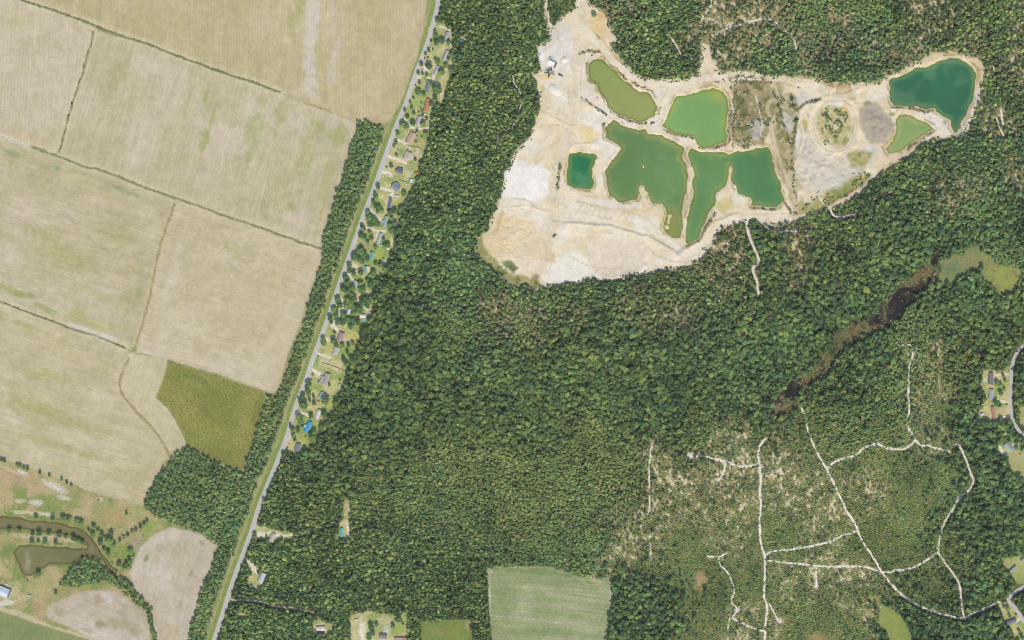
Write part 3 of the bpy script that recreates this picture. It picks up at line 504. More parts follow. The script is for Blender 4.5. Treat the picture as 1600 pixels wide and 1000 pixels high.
paint(sp * (1 - sstep(1.5, 4.5, np.abs(line_dist([(1340,150),(1338,180),(1336,210),(1325,232),(1310,238),(1290,230),(1272,215),(1268,190),(1280,165),(1300,150),(1270,130),(1230,124),(1180,121)], 12, warp=1)) + N5)) * .75, A(232, 218, 188))
# sand wheel tracks that fan out in the west of the pit
for i in range(9):
    o = i * 7
    paint(sp * (1 - sstep(.3, 1.6, line_dist([(760 + o * .3, 345 + o), (800, 352 + o * .9), (850, 378 + o * .5), (868, 400 + o * .2)], 5, warp=1.2))) * .45, A(210, 180, 126))
# wet rim and scrubby rim of the ponds
for k, s in S_POND.items():
    if k == 'brown': continue
    paint(np.exp(-((s - .5) / 1.1) ** 2) * .6 * sstep(-.6, .3, N2), A(214, 196, 132) if k != 'small' else A(220, 200, 110))
    paint(np.exp(-((s - 3.4) / 1.4) ** 2) * sstep(-.15, .35, N2 + N3 * .4) * .75, A(146, 128, 84))
    paint((s < 0) * 1.0, A(176, 168, 96))
    paint(sstep(1, 5, -s), A(110, 130, 66))
paint((S_POND['brown'] < 0) * 1.0, A(120, 106, 66))
ALB *= (1 + 0.05 * N5 + 0.04 * N3)[..., None]
np.clip(ALB, 0.01, .85, out=ALB)

for l in ([(910,-60),(912,20),(908,60),(900,110),(896,160),(888,200),(876,240),(868,290),(862,340),(858,390)],[(940,72),(962,100),(990,120),(1030,128),(1080,127),(1130,119),(1180,121),(1240,125),(1290,140),(1330,150)],[(868,310),(930,330),(1000,345),(1040,375),(1075,395),(1110,372),(1130,350),(1180,342),(1240,340)],[(860,200),(850,230),(840,250)],[(845,170),(880,175),(905,185)],[(1243,340),(1290,328),(1340,300),(1390,262)],[(1330,150),(1337,180),(1334,212),(1315,237),(1290,232),(1270,212),(1268,188),(1282,163),(1305,150)]):
    q = line_dist(smooth_line(l), 8, warp=.5)
    for o in (1.2, 3.4, 5.2):
        paint(sp * np.exp(-((q - o) / .55) ** 2) * .4 * sstep(-.6, .4, N2 + N3 * .4), A(196, 172, 128))
# ---------------------------------------------------------------- heights
HGT += 0.0
pit_w = soft(m_pit, 3) * sstep(2, 14, np.abs(sdist(PIT, 30, 1.6)))
HGT += pit_w * (0.9 * N1 + 0.5 * N2 + 0.16 * N3)
spoil = np.zeros((H, W), np.float32)
for (sx_, sy_, ra, rb, am) in ((1258,250,18,50,.9),(1300,280,36,18,.7),(1372,195,24,30,1.0),(1355,235,26,14,.7),(1232,190,12,26,.7),(1175,200,20,30,.6),(1318,138,26,9,1.5),(1300,262,50,30,.9),(1295,195,26,30,.8),(1225,180,14,40,.8),(940,35,18,28,.6),(925,145,12,20,.5),(800,360,40,45,.35),(1475,195,16,12,.6)):
    spoil = np.maximum(spoil, am * (1 - sstep(.5, 1.1, np.hypot((GX - sx_) / ra, (GY - sy_) / rb) + N2 * .25)))
HGT += pit_w * spoil * (N5 * .9 + N3 * .8)
fan = np.clip(1 - np.hypot((GX - 805) / 52, (GY - 372) / 40), 0, 1)
HGT += pit_w * sstep(0, .3, fan) * .22 * np.sin((GY * .97 - GX * .22 + 4 * N2) * 2 * math.pi / 7.0)
def cliff(pts, h, reach, flip=False):
    """a cut edge in the sand: the ground on the right of the line (in walking direction) stands higher and falls away behind"""
    global HGT
    pts = smooth_line(pts, 6)
    dd = line_dist(pts, reach * 2 + 4, warp=1.3)
    side = np.zeros((H, W), np.float32); best = np.full((H, W), 1e3, np.float32)
    for a, b in zip(pts[:-1], pts[1:]):
        s = box([a, b], reach * 2 + 4)
        x = GX[s] + WX[s] * 1.3 - a[0]; y = GY[s] + WY[s] * 1.3 - a[1]
        ex, ey = b[0] - a[0], b[1] - a[1]
        t = np.clip((x * ex + y * ey) / (ex * ex + ey * ey), 0, 1)
        q = np.hypot(x - t * ex, y - t * ey)
        up = q < best[s]
        best[s] = np.where(up, q, best[s])
        side[s] = np.where(up, np.sign(ex * y - ey * x), side[s])
    s = dd * side * (-1 if flip else 1)
    ends = np.minimum(np.hypot(GX - pts[0][0], GY - pts[0][1]), np.hypot(GX - pts[-1][0], GY - pts[-1][1]))
    HGT += h * sstep(-.8, .8, s) * np.exp(-np.maximum(s, 0) / reach) * (dd < reach * 2) * (1 - sstep(reach, reach * 2, dd)) * sstep(0, 8, ends)
cliff([(878,346),(905,349),(928,349),(960,354),(990,362),(1025,375),(1052,391),(1058,392)], 3.0, 12)
cliff([(1058,392),(1080,383),(1098,368),(1110,348),(1118,344),(1135,340),(1158,330)], 2.6, 7)
cliff([(1085,376),(1098,360),(1104,345)], 2.2, 5)
cliff([(936,436),(970,434),(1000,427),(1008,420),(1012,408)], 2.5, 10, True)
cliff([(1010,385),(1020,397),(1040,407),(1070,410)], 1.8, 7)
cliff([(908,155),(920,163),(946,176)], 1.8, 6)
cliff([(1242,173),(1262,161),(1285,152)], 2.2, 5)
cliff(RING, 2.0, 6, True)
cliff([(1206,248),(1220,300),(1236,335)], 1.8, 5)
cliff([(1250,325),(1300,302),(1356,268)], 1.8, 5, True)
cliff([(1212,150),(1222,185),(1236,230)], 1.6, 5)
cliff([(845,172),(880,190),(905,200)], 1.4, 6)
cliff([(790,322),(820,320),(855,326)], 1.5, 6)
cliff([(800,310),(812,312),(835,318)], 1.6, 6)
cliff([(875,255),(873,285),(868,320)], 1.5, 6, True)
cliff([(1175,320),(1190,326),(1212,326)], 1.6, 5)
cliff([(885,235),(890,228),(910,222),(930,222),(936,214)], 1.4, 6)
bank_top = np.where(GX < 400, 0.0, HGT)
WATER_Z = -1.0
for k, s in S_POND.items():
    wz = WATER_Z if k != 'brown' else -0.7
    rise = wz - 0.05 + sstep(-0.5, 3.2, s) * (-wz) + 0.12 * N3
    near = 1 - sstep(2, 6, s)
    HGT = np.where(s < 8, HGT * (1 - near) + rise * near + (near * .1 * N2), HGT)
    HGT = np.where(s < 0, wz - .05 + np.clip(s, -16, 0) * .28, HGT)
flat = 1 - sstep(5, 10, d_road)
HGT *= 1 - flat
HGT = HGT.astype(np.float32)
for (ex, ey, ea, eb) in ((1050,350,13,26),(1030,325,14,7),(1008,305,12,9),(1141,270,6,16)):
    q = np.hypot((GX - ex) / ea, (GY - ey) / eb) + N3 * .2
    HGT = np.where((d_pond < 0) & (q < 1.4), np.maximum(HGT, WATER_Z - .3 - 2.5 * sstep(.55, 1.4, q)), HGT)
    ALB[:] = np.where(((d_pond < 0) & (q < 1.2))[..., None], np.asarray(A(196, 184, 112), np.float32), ALB)
# small islands and spits of sand in the big pond
for (ix, iy, ir, ih) in ((1005,261,3.4,1.3),(1003,295,6,2.3),(1006,302,6,2.2),(1032,323,7,1.8),(1028,322,6,1.8),(1045,345,3,2.4),(1042,355,3,2.4),(1046,338,3,2.3)):
    q = np.hypot((GX - ix) * (1 if iy != 345 else 1.6), GY - iy) + N5 * 1.2
    isl = WATER_Z + ih - .9 - sstep(ir * .3, ir * 1.9, q) * 4
    HGT = np.where(q < ir * 2, np.maximum(HGT, isl), HGT)
    paint((1 - sstep(ir * .7, ir * 1.4, q)) * .9, A(222, 210, 168))
# ---------------------------------------------------------------- materials
def new_mat(name, rough=0.9, spec=0.15):
    m = bpy.data.materials.new(name)
    m.use_nodes = True
    b = m.node_tree.nodes["Principled BSDF"]
    b.inputs["Roughness"].default_value = rough
    b.inputs["Specular IOR Level"].default_value = spec
    return m, m.node_tree, b

def ramp_noise(nt, coord, scale, lo, hi, detail=3, vec_scale=None, rot=0.0):
    """noise mapped to a lo..hi multiplier"""
    N, L = nt.nodes, nt.links
    if vec_scale is not None:
        vr = N.new("ShaderNodeVectorRotate"); vr.rotation_type = 'Z_AXIS'; vr.inputs["Angle"].default_value = rot
        L.new(coord, vr.inputs["Vector"])
        vm = N.new("ShaderNodeVectorMath"); vm.operation = 'MULTIPLY'; vm.inputs[1].default_value = vec_scale
        L.new(vr.outputs[0], vm.inputs[0]); coord = vm.outputs[0]
    t = N.new("ShaderNodeTexNoise"); t.inputs["Scale"].default_value = scale; t.inputs["Detail"].default_value = detail
    L.new(coord, t.inputs["Vector"])
    r = N.new("ShaderNodeMapRange"); r.inputs["From Min"].default_value = 0.28; r.inputs["From Max"].default_value = 0.72
    r.inputs["To Min"].default_value = lo; r.inputs["To Max"].default_value = hi
    L.new(t.outputs["Fac"], r.inputs["Value"])
    return r.outputs["Result"]

def mul(nt, a, b):
    m = nt.nodes.new("ShaderNodeMath"); m.operation = 'MULTIPLY'
    nt.links.new(a, m.inputs[0]); nt.links.new(b, m.inputs[1])
    return m.outputs[0]

def tint_by(nt, colour, fac):
    v = nt.nodes.new("ShaderNodeVectorMath"); v.operation = 'SCALE'
    nt.links.new(colour, v.inputs[0]); nt.links.new(fac, v.inputs["Scale"])
    return v.outputs[0]

def soil_mat(name, streak=None, amp=0.1, fine=0.12, row=None):
    m, nt, b = new_mat(name, 0.95, 0.05)
    at = nt.nodes.new("ShaderNodeAttribute"); at.attribute_name = "col"
    g = nt.nodes.new("ShaderNodeNewGeometry")
    f = mul(nt, ramp_noise(nt, g.outputs["Position"], 0.35, 1 - fine, 1 + fine, 2), ramp_noise(nt, g.outputs["Position"], 0.07, 0.95, 1.05, 3))
    if streak is not None:
        f = mul(nt, f, ramp_noise(nt, g.outputs["Position"], 1.0, 1 - amp, 1 + amp, 2, (0.012, 0.30, 0.0), -streak))
        f = mul(nt, f, ramp_noise(nt, g.outputs["Position"], 1.0, 1 - amp * .8, 1 + amp * .8, 2, (0.02, 0.07, 0.0), -streak))
        if row:
            wv = nt.nodes.new("ShaderNodeTexWave"); wv.wave_type = 'BANDS'; wv.bands_direction = 'Y'
            wv.inputs["Scale"].default_value = 0.314 / row; wv.inputs["Distortion"].default_value = 2.5; wv.inputs["Detail"].default_value = 1
            wv.inputs["Detail Scale"].default_value = 0.1
            vr = nt.nodes.new("ShaderNodeVectorRotate"); vr.rotation_type = 'Z_AXIS'; vr.inputs["Angle"].default_value = -streak
            nt.links.new(g.outputs["Position"], vr.inputs["Vector"]); nt.links.new(vr.outputs[0], wv.inputs["Vector"])
            r = nt.nodes.new("ShaderNodeMapRange"); r.inputs["To Min"].default_value = 0.975; r.inputs["To Max"].default_value = 1.025
            nt.links.new(wv.outputs["Fac"], r.inputs["Value"])
            f = mul(nt, f, r.outputs["Result"])
    nt.links.new(tint_by(nt, at.outputs["Color"], f), b.inputs["Base Color"])
    return m

def plain_mat(name, c, rough=0.8, spec=0.3, var=0.12, scale=0.6, metal=0.0):
    m, nt, b = new_mat(name, rough, spec)
    b.inputs["Metallic"].default_value = metal
    tc = nt.nodes.new("ShaderNodeTexCoord")
    rgb = nt.nodes.new("ShaderNodeRGB"); rgb.outputs[0].default_value = (*c, 1)
    f = ramp_noise(nt, tc.outputs["Object"], scale, 1 - var, 1 + var, 3)
    nt.links.new(tint_by(nt, rgb.outputs[0], f), b.inputs["Base Color"])
    return m

# ---------------------------------------------------------------- object helpers
def tag(o, label=None, cat=None, group=None, kind=None):
    if label: o["label"] = label
    if cat: o["category"] = cat
    if group: o["group"] = group
    if kind: o["kind"] = kind
    return o

def link(o, parent=None):
    COL.objects.link(o)
    if parent is not None: o.parent = parent
    return o

def mesh_obj(name, verts, faces, mat=None, parent=None, smooth=False):
    me = bpy.data.meshes.new(name)
    me.from_pydata([tuple(v) for v in verts], [], faces)
    if mat: me.materials.append(mat)
    if smooth: me.polygons.foreach_set("use_smooth", [True] * len(me.polygons))
    me.update()
    return link(bpy.data.objects.new(name, me), parent)

def empty(name, loc, rz=0.0):
    o = bpy.data.objects.new(name, None)
    o.location = loc; o.rotation_euler = (0, 0, rz); o.empty_display_size = 0.5
    return link(o)

# ---------------------------------------------------------------- the terrain, cut into its pieces along a two metre net
ST = 2
rows = np.arange(0, H - ST + 1, ST); cols = np.arange(0, W - ST + 1, ST)
nr, nc = len(rows), len(cols)
vz = HGT[np.ix_(rows, cols)]
vc = ALB[np.ix_(rows, cols)]
vx = (GX[np.ix_(rows, cols)] - 800); vy = (500 - GY[np.ix_(rows, cols)])
own = np.zeros((H, W), np.int16)
pieces = ['ground']
for k in FIELDS:
    pieces.append(k); own[m_field[k]] = len(pieces) - 1
pieces.append('swamp'); own[m_swamp] = len(pieces) - 1
pieces.append('marsh'); own[m_marsh] = len(pieces) - 1
pieces.append('sand_pit'); own[m_pit] = len(pieces) - 1
oc = own[np.ix_(rows[:-1] + 1, cols[:-1] + 1)]
vid = np.arange(nr * nc).reshape(nr, nc)

def sheet(name, cell_mask, z, colours, mat, extra=None, label=None, outer=False, attr2=None):
    r, c = np.nonzero(cell_mask)
    quads = np.stack([vid[r, c], vid[r + 1, c], vid[r + 1, c + 1], vid[r, c + 1]], 1)
    used, inv = np.unique(quads, return_inverse=True)
    quads = inv.reshape(-1, 4)
    co = np.stack([vx.ravel()[used], vy.ravel()[used], z.ravel()[used]], 1).astype(np.float32)
    cc = colours.reshape(-1, 3)[used]
    if outer:                                             # the same ground goes on to the horizon
        far = 9000.0
        x0, x1, y0, y1 = vx.min(), vx.max(), vy.min(), vy.max()
        n0 = len(co)
        ring = [(x0, y0), (x1, y0), (x1, y1), (x0, y1), (-far, -far), (far, -far), (far, far), (-far, far)]
        co = np.vstack([co, np.array([(a, b2, -0.03) for a, b2 in ring], np.float32)])
        cc = np.vstack([cc, np.tile(np.array(A(84, 92, 56), np.float32), (8, 1))])
        oq = np.array([[4, 5, 1, 0], [5, 6, 2, 1], [6, 7, 3, 2], [7, 4, 0, 3]]) + n0
        quads = np.vstack([quads, oq])
    me = bpy.data.meshes.new(name)
    me.vertices.add(len(co)); me.vertices.foreach_set("co", co.ravel())
    me.loops.add(quads.size); me.loops.foreach_set("vertex_index", quads.ravel().astype(np.int32))
    me.polygons.add(len(quads)); me.polygons.foreach_set("loop_start", np.arange(0, quads.size, 4, dtype=np.int32))
    me.polygons.foreach_set("use_smooth", np.ones(len(quads), bool))
    ca = me.attributes.new("col", 'FLOAT_COLOR', 'POINT')
    ca.data.foreach_set("color", np.hstack([cc, np.ones((len(cc), 1))]).astype(np.float32).ravel())
    if attr2 is not None:
        fa = me.attributes.new("depth", 'FLOAT', 'POINT')
        fa.data.foreach_set("value", attr2.ravel()[used].astype(np.float32))
    me.materials.append(mat)
    me.update(calc_edges=True); me.validate()
    o = link(bpy.data.objects.new(name, me))
    tag(o, label, None, None, 'structure')
    return o

sheet('ground', oc == 0, vz, vc, soil_mat('woodland_floor', None, fine=0.22), outer=True, label='woodland floor, verges, yards and rough grass between the fields')
R = math.radians
FSPEC = {  # row direction (degrees), streak strength, row spacing, label
 'a': (89, .05, 4.6, 'stubble field with upright rows and a pale sandy streak, at the top left of the road'),
 'b': (87, .05, 5, 'pale stubble field in the top left corner'),
 'c': (75, .07, 5, 'pale stubble field streaked with green beside the tree strip'),
 'd': (-17, .08, 5, 'yellowish stubble field at the left edge with a green stripe along its lower side'),
 'e': (-16, .05, 6, 'pale stubble field above the dark olive field'),
 'f': (70, .05, 4, 'narrow curved strip of stubble beside the olive field'),
 'g': (-30, .05, None, 'dark olive green crop field tucked against the wood'),
 'h': (-16, .08, 5, 'large stubble field with pale slanting streaks at the lower left'),
 'i': (75, .06, None, 'bare pinkish beige field narrowing towards the bottom edge'),
 'j': (-20, .08, None, 'bare patchy field below the brown pond'),
 'k': (88, .05, 5, 'smooth green field in the bottom left corner'),
 'l': (-6, .12, 5, 'square green field with pale bands at the bottom centre'),
 'm': (0, .05, None, 'small green paddock left of the square green field'),
 'n': (-40, .06, None, 'yellow green glade near the bottom right'),
 'o': (0, .05, None, 'large lawn by the striped grey roof at the right edge'),
 'p': (0, .05, None, 'lawn round the slanting trailer homes at the lower right edge'),
 'q': (0, .05, None, 'lawn on the outer side of the bend in the right hand lane'),
}
for k, (ang, amp, row, lab) in FSPEC.items():
    nm = 'lawn' if k in 'opq' else 'field'
    sheet(nm, oc == pieces.index(k), vz, vc, soil_mat('soil_' + k, R(ang), amp, 0.34 if k == 'g' else .2 if k in 'lm' else 0.08, row), label=lab)
sheet('swamp', oc == pieces.index('swamp'), vz, vc, soil_mat('swamp_mud', None, fine=.3), label='brown swamp running slantwise through the wood')
sheet('marsh', oc == pieces.index('marsh'), vz, vc, soil_mat('marsh_grass', None, fine=.2), label='grey green marsh at the upper end of the swamp')
sheet('sand_pit', oc == pieces.index('sand_pit'), vz, vc, soil_mat('sand', None, fine=.075), label='pale sand pit with dug banks and haul roads round the ponds')

# ---------------------------------------------------------------- water
POND_SPEC = {
 'olive': ((148,156,88), (158,164,88), 'olive green pond, long and curved, nearest the pit entrance'),
 'bright': ((126,166,92), (152,178,88), 'bright green rounded pond beside the scrubby waste ground'),
 'big': ((106,140,78), (152,160,88), 'large dull green pond with small sandy islands'),
 'right': ((104,144,80), (142,162,90), 'large green pond with a sand spit reaching into it'),
 'small': ((38,116,68), (120,150,70), 'small square emerald pond left of the big ponds'),
 'teal': ((50,108,72), (116,150,92), 'deep teal pond in the upper right corner of the pit'),
 'pale': ((140,164,96), (176,182,110), 'small pale green pond below the teal pond'),
 'brown': ((122,120,74), (134,126,80), 'muddy brown forked pond at the lower left edge'),
}
def water_mat(name):
    m, nt, b = new_mat(name, 0.12, 0.25)
    N, L = nt.nodes, nt.links
    at = N.new("ShaderNodeAttribute"); at.attribute_name = "col"
    de = N.new("ShaderNodeAttribute"); de.attribute_name = "depth"
    g = N.new("ShaderNodeNewGeometry")
    f = mul(nt, ramp_noise(nt, g.outputs["Position"], 0.014, .86, 1.13, 4), ramp_noise(nt, g.outputs["Position"], 0.25, .97, 1.03, 2))
    L.new(tint_by(nt, at.outputs["Color"], f), b.inputs["Base Color"])
    nz = N.new("ShaderNodeTexNoise"); nz.inputs["Scale"].default_value = 0.4; nz.inputs["Detail"].default_value = 3
    L.new(g.outputs["Position"], nz.inputs["Vector"])
    bp = N.new("ShaderNodeBump"); bp.inputs["Strength"].default_value = 0.06; bp.inputs["Distance"].default_value = 0.3
    L.new(nz.outputs["Fac"], bp.inputs["Height"]); L.new(bp.outputs[0], b.inputs["Normal"])
    tr = N.new("ShaderNodeBsdfTransparent"); tr.inputs[0].default_value = (.85, .92, .75, 1)
    mx = N.new("ShaderNodeMixShader")
    L.new(de.outputs["Fac"], mx.inputs[0]); L.new(tr.outputs[0], mx.inputs[1]); L.new(b.outputs[0], mx.inputs[2])
    L.new(mx.outputs[0], N["Material Output"].inputs[0])
    return m
WMAT = water_mat('pond_water')
for k, (deep, shoal, lab) in POND_SPEC.items():
    s = S_POND[k]
    zz = WATER_Z if k != 'brown' else -0.7
    under = (HGT < zz + 0.35) & (s < 6)
    cells = under[np.ix_(rows[:-1] + 1, cols[:-1] + 1)]
    depth = np.clip((zz - HGT), 0, 9)
    t = sstep(-.2, 3.0, depth + .7 * N2)[..., None]
    cw = np.asarray(A(*shoal)) * (1 - t) + np.asarray(A(*deep)) * t
    if k == 'right':
        g2 = sstep(1120, 1150, GX)[..., None]; cw = cw * (1 - g2 * t) + np.asarray(A(88, 136, 80)) * g2 * t
    if k == 'olive':
        g2 = (sstep(150, 110, GY) * t[..., 0])[..., None] if False else (1 - sstep(105, 145, GY))[..., None]
        cw = cw * (1 - g2 * .8) + np.asarray(A(138,158,82)) * g2 * .8
    if k == 'bright':
        g2 = ((1 - sstep(0, 26, np.hypot(GX - 1124, GY - 146))) * .7)[..., None]
        cw = cw * (1 - g2) + np.asarray(A(180, 182, 88)) * g2
    if k == 'brown':                                       # a plume of pale silt
        g2 = (.75 * (1 - sstep(.2, 1.1, np.hypot((GX - 43) / 7, (GY - 878) / 18) + N3 * .25)) + .3 * (1 - sstep(.2, 1.1, np.hypot((GX - 142) / 4, (GY - 860) / 10))))[..., None]
        cw = cw * (1 - g2) + np.asarray(A(160, 156, 122)) * g2
    if k in ('teal', 'small', 'big'):
        g2 = (.22 * sstep(.25, .8, N1 * .7 + N2 * .5))[..., None]
        cw = cw * (1 - g2) + np.asarray(A(130, 168, 120)) * g2
    al = 0.45 + .55 * sstep(0.05, 1.5, depth)
    zarr = np.full((nr, nc), zz, np.float32)
    sheet('pond', cells, zarr, cw[np.ix_(rows, cols)].astype(np.float32), WMAT, label=lab, attr2=al[np.ix_(rows, cols)])

# ---------------------------------------------------------------- roads and sandy tracks
def ribbon(name, line, width, z, mat, label=None, wob=0.0, seed=0, lift=False):
    r = random.Random(seed)
    L, n = line, len(line)
    vs, fs = [], []
    across = 4
    ph = [r.uniform(0, 6.28) for _ in range(6)]
    for i in range(n):
        a = Vector(L[max(0, i - 1)]); b = Vector(L[min(n - 1, i + 1)])
        t = (b - a).normalized(); nn = Vector((-t.y, t.x))
        wl = width / 2 * (1 + wob * (math.sin(i * 1.3 + ph[0]) * .5 + r.uniform(-.6, .6)))
        wr = width / 2 * (1 + wob * (math.sin(i * 1.7 + ph[1]) * .5 + r.uniform(-.6, .6)))
        for j in range(across + 1):
            u = j / across
            p = Vector(L[i]) + nn * (-wl + (wl + wr) * u)
            zc = z
            if lift:
                rr, cc2 = int(p.y - Y0), int(p.x - X0)
                if 0 <= rr < H and 0 <= cc2 < W: zc = z + HGT[rr, cc2]
            vs.append(wpos(p.x, p.y, zc + 0.06 * (1 - (2 * u - 1) ** 2)))
        if i:
            for j in range(across):
                q = i * (across + 1) + j
                fs.append((q - across - 1, q - across, q + 1, q))
    o = mesh_obj(name, vs, fs, mat, None, True)
    return tag(o, label, None, None, 'structure')
asphalt = plain_mat('worn_asphalt', A(198, 195, 190), .9, .2, .08, .15)
asphalt2 = plain_mat('lane_asphalt', A(198, 194, 190), .9, .2, .08, .15)
paint_y = plain_mat('faded_yellow_paint', A(206, 192, 150), .8, .2, .1, .5)
paint_w = plain_mat('faded_white_paint', A(216, 214, 210), .8, .2, .1, .5)
sand_track = plain_mat('white_sand', A(234, 226, 208), .95, .05, .16, .12)
dirt_track = plain_mat('tan_dirt', A(192, 180, 146), .95, .05, .2, .15)
ribbon('road', road_line, 7.0, .12, asphalt, 'worn grey two lane road crossing the picture from top to bottom')
def offset_line(line, o):
    out = []
    for i in range(len(line)):
        a = Vector(line[max(0, i - 1)]); b = Vector(line[min(len(line) - 1, i + 1)])
        t = (b - a).normalized()
        out.append((line[i][0] - t.y * o, line[i][1] + t.x * o))
    return out
ribbon('road_centre_line', offset_line(road_line, 0), .3, .2, paint_y, 'faded yellow centre line of the road')
for o in (-3.1, 3.1):
    ribbon('road_edge_line', offset_line(road_line, o), .18, .19, paint_w, 'faded white edge line of the road, %s side' % ('right' if o < 0 else 'left'))
ribbon('lane', smooth_line(LANE1), 5.6, .12, asphalt2, 'narrow grey lane bending down the right edge')
ribbon('lane', smooth_line(LANE2), 5.6, .12, asphalt2, 'narrow grey lane with a sharp bend in the lower right corner')
TAN = {15, 18, 19, 20, 30, 31}
for i, (w, sl) in enumerate(track_lines):
    ribbon('sand_track', sl, w * .9, .1, dirt_track if i in TAN else sand_track, None, .5, i, True)
# ---------------------------------------------------------------- trees: unit meshes (radius 1, height 1), shared by all
def leaf_mat(name, var=.3):
    m, nt, b = new_mat(name, .75, .12)
    N, L = nt.nodes, nt.links
    at = N.new("ShaderNodeAttribute"); at.attribute_type = 'INSTANCER'; at.attribute_name = "tint"
    lv = N.new("ShaderNodeAttribute"); lv.attribute_name = "leaf"
    g = N.new("ShaderNodeNewGeometry")
    f = mul(nt, lv.outputs["Fac"], ramp_noise(nt, g.outputs["Position"], .55, 1 - var, 1 + var, 2))
    cc = tint_by(nt, at.outputs["Color"], f)
    L.new(cc, b.inputs["Base Color"])
    tl = N.new("ShaderNodeBsdfTranslucent"); L.new(cc, tl.inputs[0])
    mx = N.new("ShaderNodeMixShader"); mx.inputs[0].default_value = .22
    L.new(b.outputs[0], mx.inputs[1]); L.new(tl.outputs[0], mx.inputs[2])
    L.new(mx.outputs[0], N["Material Output"].inputs[0])
    return m
LEAF = leaf_mat('foliage', .3)
BARK = plain_mat('bark', (.13, .10, .075), .95, .05, .25, 2)
_bm = bmesh.new(); bmesh.ops.create_icosphere(_bm, subdivisions=2, radius=1)
ICO_V = np.array([v.co[:] for v in _bm.verts]); ICO_F = [[v.index for v in f.verts] for f in _bm.faces]; _bm.free()
_bm = bmesh.new(); bmesh.ops.create_icosphere(_bm, subdivisions=1, radius=1)
ICO1_V = np.array([v.co[:] for v in _bm.verts]); ICO1_F = [[v.index for v in f.verts] for f in _bm.faces]; _bm.free()

def crown_parts(kind, seed, cards):
    r = np.random.default_rng(seed)
    lobes = []                                          # centre, radius
    if kind == 'broad':
        Ht = 3.3
        n = 13
        for i in range(n):
            a = i * 2.4 + r.uniform(-.3, .3); rho = .7 * math.sqrt((i + .3) / n) * r.uniform(.75, 1.25)
            z = 2.75 - .95 * rho ** 2 + r.uniform(-.4, .2)
            lobes.append(((rho * math.cos(a), rho * math.sin(a), z), r.uniform(.2, .46)))
    elif kind == 'pine':
        Ht = 4.0
        for lay in range(4):
            z = 2.3 + lay * .5; R_ = .72 * (1 - lay * .24)
            k = 6 - lay
            o = r.uniform(0, 6)
            for i in range(k):
                a = o + i * 6.283 / k + r.uniform(-.35, .35); q = R_ * r.uniform(.7, 1.15)
                lobes.append(((q * math.cos(a), q * math.sin(a), z + r.uniform(-.15, .15)), r.uniform(.2, .33)))
        lobes.append(((r.uniform(-.08, .08), r.uniform(-.08, .08), 3.75), .24))
    else:
        Ht = 1.6
        for i in range(8):
            a = i * 2.4 + r.uniform(-.4, .4); rho = .62 * math.sqrt((i + .2) / 8)
            lobes.append(((rho * math.cos(a), rho * math.sin(a), .75 - .3 * rho + r.uniform(-.12, .2)), r.uniform(.3, .5)))
    V, F, LV = [], [], []
    big = kind == 'broad'
    for (c, q) in lobes:
        IV, IF = (ICO_V, ICO_F) if big else (ICO1_V, ICO1_F)
        jit = 1 + r.uniform(-.34, .3, (len(IV), 1))
        base = len(V)
        P = np.array(c) + IV * jit * q * np.array([1, 1, .8])
        V.extend(P.tolist()); F.extend([[base + i for i in f] for f in IF])
        LV.extend((r.uniform(.8, 1.12) * np.ones(len(IV))).tolist())
    for _ in range(cards):                              # leaf sprays standing out of the lobes
        c, q = lobes[r.integers(len(lobes))]
        d_ = r.normal(size=3); d_[2] = abs(d_[2]) * .9 + .05 if r.random() < .8 else d_[2]; d_ /= np.linalg.norm(d_)
        p = np.array(c) + d_ * q * r.uniform(.85, 1.3) * np.array([1, 1, .85])
        s = r.uniform(.07, .15)
        t1 = r.normal(size=3); t1 -= d_ * np.dot(t1, d_) * .7; t1 /= np.linalg.norm(t1)
        t2 = np.cross(d_ + r.normal(size=3) * .5, t1); t2 /= np.linalg.norm(t2)
        base = len(V)
        V.extend([(p - t1 * s - t2 * s * .6).tolist(), (p + t1 * s * .8 - t2 * s).tolist(), (p + t1 * s * 1.1 + t2 * s * .7).tolist(), (p - t1 * s * .7 + t2 * s).tolist()])
        F.append([base, base + 1, base + 2, base + 3]); LV.extend([r.uniform(.7, 1.25)] * 4)
    V = np.array(V); V[:, 2] /= Ht
    V[:, 2] *= 1.0 / max(1e-6, V[:, 2].max())
    return V, F, LV, Ht

def trunk_parts(kind, seed):
    r = random.Random(seed)
    V, F = [], []
    top = {'broad': .62, 'pine': .82, 'shrub': .4}[kind]
    rad = {'broad': .075, 'pine': .055, 'shrub': .05}[kind]
    k = 6
    for lv in range(4):
        u = lv / 3
        ox, oy = r.uniform(-.03, .03) * u, r.uniform(-.03, .03) * u
        for j in range(k):
            a = j * 6.283 / k; q = rad * (1.25 - .9 * u)
            V.append((ox + q * math.cos(a), oy + q * math.sin(a), -.01 + top * u))
        if lv:
            for j in range(k):
                F.append((( lv - 1) * k + j, (lv - 1) * k + (j + 1) % k, lv * k + (j + 1) % k, lv * k + j))
    for b in range(4):                                  # limbs
        a = b * 1.6 + r.uniform(-.3, .3); z0 = top * r.uniform(.6, .85)
        e = (.34 * math.cos(a), .34 * math.sin(a), min(.8, z0 + .08))
        s0 = len(V)
        for p, q in (((0, 0, z0), rad * .45), (e, rad * .15)):
            for j in range(3):
                t = j * 2.09
                V.append((p[0] + q * math.cos(t) * -math.sin(a), p[1] + q * math.cos(t) * math.cos(a), p[2] + q * .3 * math.sin(t)))
        for j in range(3): F.append((s0 + j, s0 + (j + 1) % 3, s0 + 3 + (j + 1) % 3, s0 + 3 + j))
    return V, F

